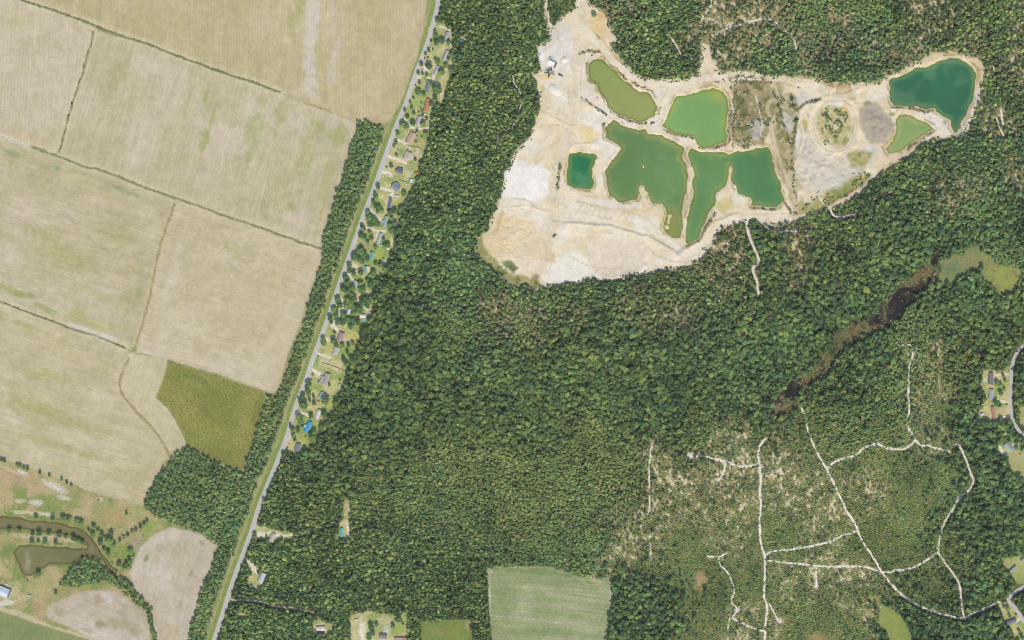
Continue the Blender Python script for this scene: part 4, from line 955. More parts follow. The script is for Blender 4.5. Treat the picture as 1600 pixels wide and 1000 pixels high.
def build_mesh(name, V, F, LV, mats, fmat=None):
    me = bpy.data.meshes.new(name)
    me.from_pydata([tuple(v) for v in V], [], [tuple(f) for f in F])
    for m in mats: me.materials.append(m)
    a = me.attributes.new("leaf", 'FLOAT', 'POINT'); a.data.foreach_set("value", np.array(LV, np.float32))
    if fmat: me.polygons.foreach_set("material_index", fmat)
    me.update()
    return me

WHOLE, CROWN, TRUNK = {}, {}, {}
for kind, nvar, cards in (('broad', 5, 220), ('pine', 5, 150), ('shrub', 4, 60)):
    for v in range(nvar):
        V, F, LV, Ht = crown_parts(kind, 100 + v + len(kind) * 7, cards)
        tv, tf = trunk_parts(kind, v)
        b = len(V)
        WHOLE[kind, v] = build_mesh('whole_' + kind, list(map(tuple, V)) + tv, F + [[i + b for i in f] for f in tf], LV + [1.0] * len(tv), [LEAF, BARK], [0] * len(F) + [1] * len(tf))
        V2, F2, LV2, _ = crown_parts(kind, 500 + v + len(kind), cards * 3)
        CROWN[kind, v] = build_mesh('crown_' + kind, V2, F2, LV2, [LEAF])
        TRUNK[kind, v] = build_mesh('trunk_' + kind, tv, tf, [1.0] * len(tv), [BARK])

# ---------------------------------------------------------------- woods as uncountable masses (one object for each kind of growth)
houses_keep = np.zeros((H, W), bool)
forest = (east | m_strip | m_grove) & ~any_field & ~m_pit & ~m_yards & ~m_clear & ~m_swamp & ~m_marsh
forest &= (d_road > 5.8 + N3 * .8) & (d_lane > 5 + N3) & (d_track > -.15 + 1.5 * N5) & (d_pond > 4)
for (x, y, rx, ry) in ((1095,905,9,14),(1105,95,7,15),(1275,915,4,8),(1218,970,5,5),(1152,953,5,4),(1080,712,6,4),(1146,967,5,3),(1132,722,4,3),(1280,1000,22,9),(1365,935,16,4),(1360,958,14,4),(1500,779,5,4),(1564,184,3,6),(790,335,3,3),(755,275,3,5),(1228,369,4,3),(1272,358,5,3),(734,298,3,4),(1590,912,5,4),(1593,560,2,4)):
    forest &= ~(np.hypot((GX - x) / rx, (GY - y) / ry) + N3 * .3 < 1)
edge_pit = sdist(PIT, 20, 1.6)

TREE_K = 2.45
def tints(kind, xs, ys, r):
    pal = {'pine': [(92,116,62),(112,130,66),(78,102,60),(132,144,76),(70,94,58)],
           'hard': [(80,104,58),(98,122,62),(64,88,56),(114,130,66),(84,104,64)],
           'young': [(100,122,66),(90,114,60),(116,132,70),(84,108,62),(124,128,76)],
           'scrub': [(102,122,66),(118,130,72),(86,108,62),(110,128,64),(132,132,82)],
           'low': [(92,118,60),(108,128,62),(82,106,58),(122,130,66),(100,116,66)],
           'sparse': [(108,120,68),(92,110,64),(126,130,76),(84,102,64),(134,128,82)],
           'strip': [(90,114,64),(78,104,62),(104,124,66),(112,128,70)],
           'dark': [(74,92,52),(88,100,58),(66,82,50),(104,108,64)],
           'reed': [(116,106,70),(106,104,64),(96,106,60),(128,116,76)]}[kind]
    P = np.array([lin(c) for c in pal]) / EXPO * TREE_K
    P = P * {'hard': (.93, .93, .86), 'young': (1.03, 1.05, 1.0), 'pine': (1.02, 1.01, .98), 'low': (1.05, 1.02, 1)}.get(kind, (1, 1, 1))
    i = r.integers(0, len(P), len(xs)); j = r.integers(0, len(P), len(xs))
    t = r.random((len(xs), 1))
    c = P[i] * t + P[j] * (1 - t)
    ci = np.clip((xs - X0).astype(int), 0, W - 1); ri = np.clip((ys - Y0).astype(int), 0, H - 1)
    c *= (1 + .20 * N1[ri, ci] + .13 * N2[ri, ci] + r.normal(0, .15, len(xs)))[:, None]
    warm = (N4[ri, ci] * .10 + N2[ri, ci] * .04 + r.normal(0, .08, len(xs)))
    c[:, 0] *= 1 + warm; c[:, 2] *= 1 - warm
    c[:, 2] *= 1.0
    lu = c @ np.array([.25, .6, .15])
    c = c * .92 + lu[:, None] * .08
    odd = r.random(len(xs))
    c[odd < .001] = lin((136, 118, 92)) / EXPO * 1.2
    return np.clip(c, .01, .6)

def scatter(spacing, keep, seed, jitter=.42):
    r = np.random.default_rng(seed)
    nx, ny = int(W / spacing), int(H / (spacing * .866))
    j, i = np.meshgrid(np.arange(nx), np.arange(ny))
    x = X0 + (j + .5 * (i % 2) + .5) * spacing + r.uniform(-jitter, jitter, j.shape) * spacing
    y = Y0 + (i + .5) * spacing * .866 + r.uniform(-jitter, jitter, j.shape) * spacing
    x, y = x.ravel(), y.ravel()
    ok = (x > X0 + 2) & (x < X0 + W - 2) & (y > Y0 + 2) & (y < Y0 + H - 2)
    x, y = x[ok], y[ok]
    p = keep[(y - Y0).astype(int), (x - X0).astype(int)]
    ok = r.random(len(x)) < p
    return x[ok], y[ok], r

def stuff_trees(name, label, kind, meshes, x, y, r, rad, hgt):
    n = len(x)
    ri, ci = (y - Y0).astype(int), (x - X0).astype(int)
    co = np.stack([x - 800, 500 - y, HGT[ri, ci] - .15], 1).astype(np.float32)
    me = bpy.data.meshes.new(name)
    me.vertices.add(n); me.vertices.foreach_set("co", co.ravel())
    sc = np.stack([rad, rad * r.uniform(.85, 1.15, n), hgt], 1).astype(np.float32)
    a = me.attributes.new("size", 'FLOAT_VECTOR', 'POINT'); a.data.foreach_set("vector", sc.ravel())
    ro = np.stack([r.uniform(-.06, .06, n), r.uniform(-.06, .06, n), r.uniform(0, 6.283, n)], 1).astype(np.float32)
    a = me.attributes.new("turn", 'FLOAT_VECTOR', 'POINT'); a.data.foreach_set("vector", ro.ravel())
    a = me.attributes.new("which", 'INT', 'POINT'); a.data.foreach_set("value", r.integers(0, len(meshes), n).astype(np.int32))
    tc = tints(kind, x, y, r).astype(np.float32)
    a = me.attributes.new("tint", 'FLOAT_VECTOR', 'POINT'); a.data.foreach_set("vector", tc.ravel())
    me.update()
    o = link(bpy.data.objects.new(name, me))
    ng = bpy.data.node_groups.new(name, 'GeometryNodeTree')
    ng.interface.new_socket("Geometry", in_out='INPUT', socket_type='NodeSocketGeometry')
    ng.interface.new_socket("Geometry", in_out='OUTPUT', socket_type='NodeSocketGeometry')
    N, L = ng.nodes, ng.links
    gi, go = N.new("NodeGroupInput"), N.new("NodeGroupOutput")
    jo = N.new("GeometryNodeJoinGeometry")
    for m in meshes:
        po = bpy.data.objects.new(m.name, m)              # a source shape, never placed in the scene
        oi = N.new("GeometryNodeObjectInfo"); oi.inputs["Object"].default_value = po; oi.inputs["As Instance"].default_value = False
        gt = N.new("GeometryNodeGeometryToInstance")
        L.new(oi.outputs["Geometry"], gt.inputs[0]); L.new(gt.outputs[0], jo.inputs[0])
    ip = N.new("GeometryNodeInstanceOnPoints")
    ip.inputs["Pick Instance"].default_value = True
    L.new(gi.outputs[0], ip.inputs["Points"]); L.new(jo.outputs[0], ip.inputs["Instance"])
    for nm, ty, so in (("size", 'FLOAT_VECTOR', "Scale"), ("turn", 'FLOAT_VECTOR', "Rotation"), ("which", 'INT', "Instance Index")):
        na = N.new("GeometryNodeInputNamedAttribute"); na.data_type = ty; na.inputs["Name"].default_value = nm
        L.new(na.outputs["Attribute"], ip.inputs[so])
    L.new(ip.outputs[0], go.inputs[0])
    md = o.modifiers.new("growth", 'NODES'); md.node_group = ng
    tag(o, label, 'woodland', None, 'stuff')
    return n

BRO = [WHOLE['broad', i] for i in range(5)]; PIN = [WHOLE['pine', i] for i in range(5)]; SHR = [WHOLE['shrub', i] for i in range(4)]
big_gap = sstep(-.62, -.3, N2 * .45 + N3 * .6)            # small openings in the canopy
east_f = forest & east
clear_tall = sstep(2.5, 6.5, d_open_track) * sstep(.3, 1.8, d_track)
total = 0
edge_low = 1 - .5 * (1 - sstep(0, 14, edge_pit))           # growth is lower beside the pit
def hscale(x, y): return edge_low[(y - Y0).astype(int), (x - X0).astype(int)]
x, y, r = scatter(4.0, east_f * TW['pine'] * 1.25 * big_gap * clear_tall, 61)
rr = 1.3 + 2.2 * r.random(len(x)) ** 1.5; total += stuff_trees('pine_wood', 'dense mixed pine woodland round the sand pit and along the road', 'pine', PIN + BRO[:3], x, y, r, rr, (rr * 1.7 + r.uniform(3, 7.5, len(x))) * hscale(x, y))
x, y, r = scatter(4.6, east_f * TW['hard'] * 1.3 * big_gap * clear_tall, 62)
rr = 1.6 + 3.2 * r.random(len(x)) ** 1.7; total += stuff_trees('broadleaf_wood', 'tall dark green broadleaf woodland in the middle and right', 'hard', BRO, x, y, r, rr, (rr * 1.8 + r.uniform(3, 8, len(x))) * hscale(x, y))
x, y, r = scatter(3.2, east_f * (TW['hard'] + TW['pine']) * .9 * sstep(.5, 2.5, d_track) * sstep(-.95, -.6, N2 * .45 + N3 * .6), 66)
rr = r.uniform(1.1, 2.2, len(x)); total += stuff_trees('wood_understorey', 'small trees filling the gaps of the tall woodland', 'hard', BRO, x, y, r, rr, rr * 2.0 + r.uniform(2.5, 6, len(x)))
x, y, r = scatter(3.3, east_f * TW['young'] * 1.25 * sstep(-.95, -.6, N2 * .5 + N3 * .7), 63)
rr = r.uniform(1.3, 2.6, len(x)); total += stuff_trees('young_wood', 'low close young woodland of olive green crowns', 'young', BRO + PIN[:2], x, y, r, rr, rr * 1.6 + r.uniform(1, 5.5, len(x)))
x, y, r = scatter(2.7, east_f * TW['scrub'] * sstep(-.45, .45, -N2 * .3 - N3 * .5 - N5 * .5 + .38), 64)
rr = r.uniform(.8, 1.7, len(x)); total += stuff_trees('dry_scrub', 'open dry scrub on pale sandy ground between the sand tracks', 'scrub', SHR, x, y, r, rr, rr * r.uniform(.9, 1.7, len(x)))
x, y, r = scatter(2.5, east_f * TW['low'] * sstep(-.8, .1, -N3 * .4 - N5 * .6 + .1), 65)
rr = r.uniform(.9, 1.8, len(x)); total += stuff_trees('green_scrub', 'close green scrub among the sand tracks at the lower right', 'low', SHR, x, y, r, rr, rr * r.uniform(.9, 1.6, len(x)))
x, y, r = scatter(4.4, east_f * TW['sparse'] * sstep(-.35, .35, -N2 * .5 - N3 * .5 - N5 * .3 + .02), 67)
rr = r.uniform(1.4, 3.0, len(x)); total += stuff_trees('thin_pine_wood', 'thin pine growth with tan ground showing between the trees', 'sparse', PIN + BRO[:2], x, y, r, rr, rr * 2.2 + r.uniform(2, 4, len(x)))
x, y, r = scatter(13, east_f * (TW['scrub'] * .7 + TW['low'] * .5 + TW['young'] * .3), 68)
rr = r.uniform(1.6, 2.6, len(x)); total += stuff_trees('scattered_scrub_pines', 'dark little pines standing out of the scrub', 'pine', PIN, x, y, r, rr, rr * 2.6 + r.uniform(1, 3, len(x)))
x, y, r = scatter(4.2, (forest & (m_strip | m_grove)) * 1.0, 69)
rr = r.uniform(1.8, 3.3, len(x)); total += stuff_trees('tree_belt', 'dense belt of trees between the fields and the left side of the road', 'strip', BRO + PIN[:3], x, y, r, rr, rr * 1.9 + r.uniform(2.5, 5, len(x)))
reedm = (m_swamp & ~m_open) * .95 + (m_marsh) * .03 + (m_open) * .05
x, y, r = scatter(3.2, reedm * sstep(-.5, .2, N3 + .2), 70)
rr = r.uniform(.8, 1.9, len(x)); total += stuff_trees('swamp_reeds', 'brown reeds and bushes growing in the swamp', 'reed', SHR, x, y, r, rr, rr * r.uniform(.7, 1.3, len(x)))
wasted = m_pit & (d_pond > 3) & (((np.hypot((GX-1165)/26,(GY-180)/52)+N2*.3) < 1) | ((np.hypot((GX-1225)/26,(GY-165)/40)+N2*.5) < .8) | ((np.hypot((GX-1300)/28,(GY-190)/32)+N2*.5) < .8) | ((np.hypot((GX-1300)/70,(GY-300)/12 + (GX-1300)/22)+N2*.3) < .9) | (np.abs(edge_pit) < 5) | (d_scrub < 2.4) | (np.hypot((GX-795)/16,(GY-415)/9) < 1))
x, y, r = scatter(2.6, wasted * np.maximum(sstep(.0, .7, -N2 * .5 + N3 * .9 + .1), .55 * (d_scrub < 2)), 71)
rr = r.uniform(.6, 1.7, len(x)); total += stuff_trees('pit_bushes', 'small dark bushes dotted over the waste ground of the sand pit', 'dark', SHR, x, y, r, rr, rr * r.uniform(.9, 1.5, len(x)))
weeds = (west & ~any_field & (GY > 690) & ~m_strip & ~m_grove & (d_road > 20)) * (.8 * (1 - sstep(2, 9, np.abs(S_POND['brown'] - 5))) + .35 * (np.hypot((GX - 205) / 34, (GY - 840) / 24) < 1) + .35 * (np.hypot((GX - 8) / 24, (GY - 868) / 22) < 1) + .25 * (np.hypot((GX - 100) / 22, (GY - 890) / 14) < 1)) * (S_POND['brown'] > 2)
x, y, r = scatter(3.4, weeds * sstep(-.3, .5, N3 + .2 * N2), 72)
rr = r.uniform(.5, 1.3, len(x)); total += stuff_trees('bank_weeds', 'green weeds and brambles along the banks of the brown pond', 'low', SHR, x, y, r, rr, rr * r.uniform(.8, 1.3, len(x)))
print('instanced trees and bushes', total)
# ---------------------------------------------------------------- houses
WALLS = {'white': plain_mat('white_siding', (.62, .60, .56), .7, .3, .06, .8), 'cream': plain_mat('cream_siding', (.55, .49, .38), .75, .3, .06, .8),
         'brick': plain_mat('brick_wall', (.30, .17, .12), .9, .1, .18, 3), 'grey': plain_mat('grey_siding', (.40, .40, .40), .75, .3, .08, .8)}
WIN = plain_mat('window_glass', (.05, .06, .07), .08, .6, .05, 1)
FRAME = plain_mat('white_trim', (.7, .7, .68), .6, .3, .05, 1)
DOOR = plain_mat('painted_door', (.25, .12, .09), .5, .4, .08, 1)
_roofs = {}
def roof_mat(c, ribs):
    key = (c, ribs)
    if key in _roofs: return _roofs[key]
    m, nt, b = new_mat('roofing', .55 if ribs else .9, .35 if ribs else .1)
    tc = nt.nodes.new("ShaderNodeTexCoord")
    rgb = nt.nodes.new("ShaderNodeRGB"); rgb.outputs[0].default_value = (*A(*c), 1)
    f = mul(nt, ramp_noise(nt, tc.outputs["Object"], .35, .86, 1.12, 3), ramp_noise(nt, tc.outputs["Object"], 1.0, .93, 1.07, 2, (1.2, .08, .08) if ribs else (.2, 2.0, 2.0)))
    nt.links.new(tint_by(nt, rgb.outputs[0], f), b.inputs["Base Color"])
    _roofs[key] = m
    return m

def boxv(x0, x1, y0, y1, z0, z1):
    return [(x0,y0,z0),(x1,y0,z0),(x1,y1,z0),(x0,y1,z0),(x0,y0,z1),(x1,y0,z1),(x1,y1,z1),(x0,y1,z1)], [(0,3,2,1),(4,5,6,7),(0,1,5,4),(1,2,6,5),(2,3,7,6),(3,0,4,7)]

def part_box(name, parent, mat, *b):
    v, f = boxv(*b)
    return mesh_obj(name, v, f, mat, parent)

def gable(name, parent, mat, x0, x1, y0, y1, z, rise, t=.16, hip=0.0):
    """two pitched slabs with real thickness, ridge along x; hip > 0 pulls in the ridge ends"""
    ym = (y0 + y1) / 2
    o = [(x0,y0,z),(x1,y0,z),(x1,y1,z),(x0,y1,z),(x0+hip,ym,z+rise),(x1-hip,ym,z+rise)]
    v = o + [(a, b, c - t) for a, b, c in o]
    f = [(0,1,5,4),(2,3,4,5),(1,2,5),(3,0,4)] if hip else [(0,1,5,4),(2,3,4,5)]
    f += [tuple(i + 6 for i in reversed(q)) for q in f]
    f += [(0,6,7,1),(2,8,9,3)]
    f += [(1,7,8,2),(3,9,6,0)] if hip else [(1,7,11,5),(5,11,8,2),(3,9,10,4),(4,10,6,0)]
    return mesh_obj(name, v, f, mat, parent)

def wing(root, x0, x1, y0, y1, wall_h, rise, roofm, wallm, over=.4, hip=0.0, pre='', windows=3, door=True):
    ym = (y0 + y1) / 2
    v = [(x0,y0,-.3),(x1,y0,-.3),(x1,y1,-.3),(x0,y1,-.3),(x0,y0,wall_h),(x1,y0,wall_h),(x1,y1,wall_h),(x0,y1,wall_h)]
    f = [(0,1,5,4),(2,3,7,6)]
    if hip: f += [(1,2,6,5),(3,0,4,7)]
    else:
        v += [(x0, ym, wall_h + rise), (x1, ym, wall_h + rise)]
        f += [(1,2,6,9,5),(3,0,4,8,7)]
    mesh_obj(pre + 'wall', v, f, wallm, root)
    slope = rise / ((y1 - y0) / 2)
    r_ = gable(pre + 'roof', root, roofm, x0 - over, x1 + over, y0 - over, y1 + over, wall_h + .2 - over * slope, rise + over * slope, hip=hip)
    zt = wall_h + .2 + rise
    if not pre:
        part_box('ridge_cap', r_, roofm, x0 - over + hip, x1 + over - hip, ym - .14, ym + .14, zt - .04, zt + .06)
        part_box('vent', r_, FRAME, x0 + (x1 - x0) * .3, x0 + (x1 - x0) * .3 + .4, ym + .9, ym + 1.3, zt - .7, zt + .1)
    for s, yy in ((-1, y0), (1, y1)):
        for i in range(windows):
            xc = x0 + (x1 - x0) * (i + .5) / windows
            a, b = (yy - .06, yy - .005) if s < 0 else (yy + .005, yy + .06)
            if door and s < 0 and i == windows // 2:
                part_box('door', root, DOOR, xc - .5, xc + .5, a, b, .1, 2.2)
            else:
                w = part_box('window', root, FRAME, xc - .65, xc + .65, a, b, 1.0, 2.2)
                a2, b2 = (a - .02, a - .003) if s < 0 else (b + .003, b + .02)
                part_box('pane', w, WIN, xc - .55, xc + .55, a2, b2, 1.1, 2.1)
    return r_

LAND = []                                                  # (x, y, how to call it)
def house(name, ref, label, cx, cy, L, Wd, ang, roofc, wall='white', h=2.6, rise=1.0, ribs=True, hip=0.0, extra=(), cat='house', porch=None, group=None, over=.35):
    # L and Wd are taken over the eaves
    root = empty(name, wpos(cx, cy, float(HGT[int(cy - Y0), int(min(W - 1, max(0, cx - X0)))]) + .02), R(ang))
    tag(root, label, cat, group)
    rm = roof_mat(roofc, ribs)
    l2, w2 = L / 2 - over, Wd / 2 - over
    wing(root, -l2, l2, -w2, w2, h, rise, rm, WALLS[wall], over, hip, '', max(2, int(L / 4.5)))
    for i, (x0, x1, y0, y1, c2, hh) in enumerate(extra):    # lower wings, porches and carports
        wing(root, x0, x1, y0, y1, hh, .5, roof_mat(c2, ribs), WALLS[wall], .25, 0, 'wing_', 2, False)
    if porch:
        x0, x1, y0, y1 = porch
        mesh_obj('porch_deck', *boxv(x0, x1, y0, y1, -.2, .35), plain_mat('deck_boards', (.34, .24, .16), .9, .1, .2, 2), root)
        mesh_obj('step', *boxv((x0 + x1) / 2 - .6, (x0 + x1) / 2 + .6, y0 - .5, y0 - .01, -.2, .15), FRAME, root)
    if ref: LAND.append((cx, cy, ref))
    return root

G = 'homes along the road'
house('mobile_home','topmost roadside home','topmost roadside home, long grey roof below the wood corner',697.3,59,18,5.4,72,(176,178,182),porch=(-2,1,-3.9,-2.72),group=G)
house('mobile_home','second roadside home from the top','narrow light grey mobile home, second roadside home from the top',696.5,87,17,5,71,(178,180,190),porch=(0,3,-3.8,-2.52),group=G)
house('mobile_home','half hidden third home','pale lilac grey mobile home half hidden by trees, third from the top',681.5,111,16,4.8,67,(190,186,198),group=G)
house('mobile_home','dark slate trailer home','dark slate mobile home with open lawn on its left, above the red roof',668.5,135,18.5,5.6,76,(122,130,140),'grey',porch=(-3,0,-4.2,-2.82),group=G)
house('house','rusty red roof','long house with rusty red roof beside the road',667,164,20,6.4,74,(196,134,106),'cream',group=G,ribs=False)
house('house','grey roof below the red one','small grey roofed house with a side wing just below the red roof',653.5,189.5,16,6,70,(184,184,184),'white',group=G,extra=[(-7,-2,-6,-2.7,(206,196,186),2.3)])
house('brick_house','large tan roof with pink patio','large tan pink roof with rear wing, in the fenced lawn',642.3,216,20,10,66,(200,172,148),'brick',2.8,1.8,False,2.5,extra=[(0,6,-9.3,-4.8,(206,164,146),2.5)],group=G)
house('brick_house','mottled tan and grey roof','broad mottled tan and grey roof in a bare tan yard',637,244,15,11,66,(198,184,166),'brick',2.8,1.8,False,2.5,extra=[(-4,4,-8,-5.2,(206,204,204),2.4)],group=G)
house('house','square slate roof with red porch','square dark slate roof with a red porch on its left',625,266.8,9.5,9,-8,(110,120,130),'white',2.7,1.5,False,extra=[(-7.6,-4.7,-3.2,1.5,(190,122,92),2.3)],group=G)
house('house','blue grey gabled house','blue grey gabled house at the end of a concrete drive',618.3,292,13,9,-24,(136,146,160),'white',2.7,1.6,False,extra=[(-3,3,4.6,7.2,(136,146,160),2.4)],group=G)
house('mobile_home','dark blue grey trailer home','narrow dark blue grey mobile home on an open lawn ringed by trees',609,319,20,4.8,79,(116,126,140),'grey',group=G)
house('mobile_home','long pale teal roof','long pale teal roof shaded by big trees on its right',602.3,346.5,18,6,74,(150,180,168),'cream',group=G,extra=[(-3,1,3.1,5.2,(176,196,180),2.2)])
house('mobile_home','half teal half grey roof','narrow home, upper half teal and lower half grey, among small trees',593,373,18,5.6,72,(172,186,180),'white',group=G)
house('mobile_home','short bright teal roof','short bright teal roof with a green lawn on its right',581.5,400,12,6.6,83,(120,176,172),'white',group=G)
house('house','teal and cream roof','roof teal on the left and cream on the right, in deep tree shade',571,421,10.5,5,84,(134,176,166),'cream',group=G,extra=[(-4.8,4.8,-7,-2.3,(218,208,172),2.3)])
house('house','lilac grey roof under trees','small lilac grey roof between round trees close to the road',555.5,443.5,9.5,7,66,(178,180,194),'white',group=G)
house('mobile_home','upper white roof under trees','small white roof under tall trees, nearest the road of two white roofs',545,487.5,10,5.4,62,(222,222,224),group=G)
house('house','white roof beside the round pool','white roof right beside the round blue pool',567.5,494,10,6,-8,(226,226,226),group=G)
house('brick_house','mauve brown roof','wide mauve brown roof with a bare tan back yard',532.3,527,17,9,70,(176,152,144),'brick',2.8,1.7,False,2.2,group=G)
house('house','pale roof above the bare yard','pale grey roof just above the bare fenced yard',525,548.5,12,8,74,(196,190,182),'white',2.7,1.5,False,group=G)
house('brick_house','stepped grey roof','grey stepped roof in a wide yard without trees',509.5,592,19,8.6,70,(176,168,162),'brick',2.8,1.7,False,1.5,group=G,extra=[(-8,2,4.3,7.6,(178,170,164),2.5)])
house('house','roof half hidden by a round tree','pale green grey roof half hidden by one big round tree',503.5,618.5,11,8,62,(190,198,184),'white',2.7,1.4,False,group=G)
house('mobile_home','short white trailer above the blue roof','short white trailer above the blue roof, grey at its upper end',497,648,13,5.4,75,(224,222,220),group=G,extra=[(4.6,8.4,-2,2,(176,176,174),2.4)])
house('house','bright blue roof','house with a bright blue metal roof, low on the roadside row',481.5,667,18,7,63,(58,158,206),'white',group=G,extra=[(-3,1.6,3.6,6,(176,214,226),2.2)])
house('house','lowest slate roof of the row','slate blue roof, lowest home of the roadside row',465,699,12,8,71,(128,140,150),'white',2.7,1.5,False,group=G)
house('house','beige roof by the forked drive','beige grey roof in a roadside clearing with a sandy drive',425.5,840,14,7,67,(190,184,172),'cream',group='homes in clearings')
house('mobile_home','teal roof deep in the wood','lone teal roof in a small clearing deep in the wood',534,832,13,5.4,90,(110,188,176),'white',group='homes in clearings')
house('house','silver roof by the sandy drive','silver grey roof at the end of a white sandy drive',409.5,903,16.5,7.6,66,(192,204,212),'white',group='homes in clearings')
house('mobile_home','white roof at the bottom edge','long white roof in a small clearing near the bottom edge',501.5,982,14,6.6,2,(232,216,212),group='homes in clearings')
house('house','dark roof at the bottom edge','small dark grey roof on the lawn at the bottom edge',598.5,994,12,7.4,-1,(140,136,134),'white',2.7,1.4,False,group='homes in clearings')
house('house','pink roof cut by the bottom edge','pink roof cut off by the bottom edge of the picture',626,1001.5,19,11,-1,(214,170,158),'brick',2.8,1.8,False,group='homes in clearings')
house('mobile_home','charcoal roof at the right','charcoal roof, topmost home beside the right hand lane',1548,591.5,18.5,7,88,(120,118,126),'grey',group='homes at the right edge')
house('mobile_home','pale blue grey roof at the right','pale blue grey roof just below the charcoal roof at the right',1548.5,616,15.5,7,86,(164,174,186),'white',group='homes at the right edge')
house('mobile_home','narrow red brown roof at the right','narrow red brown roof, lowest of three beside the right hand lane',1552,645,19.5,5,98,(188,140,116),'cream',group='homes at the right edge')
house('house','striped grey roof by the big lawn','striped light grey roof set aslant above the big lawn',1576,699,16,8,-41,(160,172,172),'white',group='homes at the right edge')
house('mobile_home','slanting grey trailer at lower right','slanting grey mobile home alone on a lawn at lower right',1581.5,890,15.5,4.6,43,(160,172,180),'white',group='homes at the right edge')
house('mobile_home','trailer cut by the right edge','grey mobile home cut off by the right edge of the picture',1600.5,872,14,5,43,(150,158,166),'white',group='homes at the right edge')
house('house','dark grey roof in the lower right corner','dark grey roof with a pale drive in the lower right corner',1579,971,18,6.4,22,(120,126,136),'grey',2.7,1.4,False,group='homes at the right edge')
house('barn','big pale barn','big pale blue metal barn roof cut off by the left edge',-3,921,36,14.5,-23,(206,216,224),'grey',4.2,2.4,True,cat='barn',over=.5,extra=[])
house('lean_to','dark lean-to','narrow dark lean-to at the right end of the big barn',14.7,926.6,13.4,3.2,-113,(104,108,120),'grey',2.6,.6,True,cat='shed')
SHEDS = [('shed','cyan shed','light cyan shed roof at the back of the slate roofed house',642.7,283,6.5,5,80,(176,220,222)),
 ('shed','','small red brown shed beside the wood, above the cyan shed',650.5,271.5,5.5,4.6,20,(196,134,100)),
 ('shed','','small white shed at the wood edge behind the tan pink roof',667.5,225.5,4,3,60,(226,230,230)),
 ('shed','','grey shed at the wood edge behind the blue grey gabled house',645,297,6,4,80,(206,206,200)),
 ('shed','','white shed right of the half teal half grey roof',606.5,388.5,4.6,3.6,-10,(232,228,222)),
 ('shed','','grey lean shed at the wood edge right of the stepped grey roof',530.5,603,6,3.2,76,(188,186,182)),
 ('shed','','white shed among trees at the wood edge below the big round tree',521.5,638,4.2,3.8,30,(226,230,232)),
 ('shed','','whitish shed left of the narrow red brown roof at the right',1534,647.5,6,4,20,(200,206,206)),
 ('shed','','pale concrete roofed shed right of the bright blue roof',500,674.5,6,4.6,40,(204,200,192)),
 ('shed','','blue grey shed in the tree gap right of the beige roof',443.5,853.5,8,3.6,10,(112,132,152)),
 ('shed','','dark blue shed in deep shade below the lone teal roof',537.5,842.5,5,3,0,(120,140,156)),
 ('shed','','red brown shed at the wood edge above the bottom lawn',630.5,953.5,4.6,4,0,(178,116,94)),
 ('shed','','white shed in shade left of the silver roof drive',393,916.5,4.4,3.6,-10,(234,232,230)),
 ('shed','','grey shed beside the white roof and round blue pool',577.5,488.5,3.6,3,60,(206,200,180)),
 ('shed','','small peach roofed shed alone inside the wood near the top',727,61,4.6,3.6,30,(232,190,164)),
 ('shed','','bright blue tarpaulin covered shed inside the wood near the top',722.2,65,6,4.6,50,(70,148,178))]
for nm, ref, lab, cx, cy, L, Wd, an, rc in SHEDS:
    house(nm, ref, lab, cx, cy, L, Wd, an, rc, 'white', 2.1, .5, True, cat='shed', over=.2, group='sheds')

# ---------------------------------------------------------------- vehicles
TYRE = plain_mat('tyre_rubber', (.02, .02, .02), .9, .2, .1, 2)
LAMP = plain_mat('headlamp', (.75, .75, .7), .2, .5, .02, 1)
_cp = {}
def car(label, cx, cy, ang, c, kind='car', length=4.8):
    k = length / 4.8
    root = empty('parked_car' if kind == 'car' else kind, wpos(cx, cy, float(HGT[int(cy - Y0), int(cx - X0)]) + .02), R(ang))
    tag(root, label, kind if kind != 'parked_trailer' else 'trailer', 'vehicles parked in the yards')
    if c not in _cp: _cp[c] = plain_mat('car_paint', A(*c), .3, .5, .03, .5)
    pm = _cp[c]
    prof = [(-2.4,.35),(-2.42,.75),(-2.2,.95),(1.2,.98),(2.3,.78),(2.42,.55),(2.38,.35)] if kind == 'car' else [(-2.4,.4),(-2.4,2.2),(-2.2,2.4),(1.9,2.4),(2.3,2.1),(2.4,.9),(2.4,.4)]
    V, F = [], []
    n = len(prof)
    for s, w in ((-1, .92), (1, .92)):
        for (x, z) in prof: V.append((x * k, s * w * (1 - .06 * (z > .9)), z))
    F = [tuple(range(n)), tuple(reversed(range(n, 2 * n)))] + [(i, i + n, (i + 1) % n + n, (i + 1) % n) for i in range(n)]
    body = mesh_obj('body', V, F, pm, root)
    if kind == 'car':
        cab = [(-1.9*k,-.8,.95),(1.0*k,-.8,.97),(1.0*k,.8,.97),(-1.9*k,.8,.95),(-1.5*k,-.66,1.48),(.25*k,-.66,1.48),(.25*k,.66,1.48),(-1.5*k,.66,1.48)]
        mesh_obj('cabin_glass', cab, [(0,1,5,4),(1,2,6,5),(2,3,7,6),(3,0,4,7)], WIN, root)
        v, f = boxv(-1.52*k, .27*k, -.68, .68, 1.46, 1.52); mesh_obj('roof', v, f, pm, root)
        for s in (-1, 1):
            v, f = boxv(2.3*k, 2.44*k, s*.62-.18, s*.62+.18, .58, .74); mesh_obj('headlight', v, f, LAMP, root)
    for x in (-1.5, 1.5):
        for s in (-1, 1):
            wv, wf = [], []
            for j in range(10):
                a = j * .628
                for yy in (s * .74, s * .95): wv.append((x * k + .33 * math.cos(a), yy, .33 + .33 * math.sin(a)))
            for j in range(10): wf.append((2*j, 2*j+1, (2*j+3) % 20, (2*j+2) % 20))
            wf += [tuple(range(0, 20, 2)), tuple(range(19, 0, -2))]
            mesh_obj('wheel', wv, wf, TYRE, root)
    return root
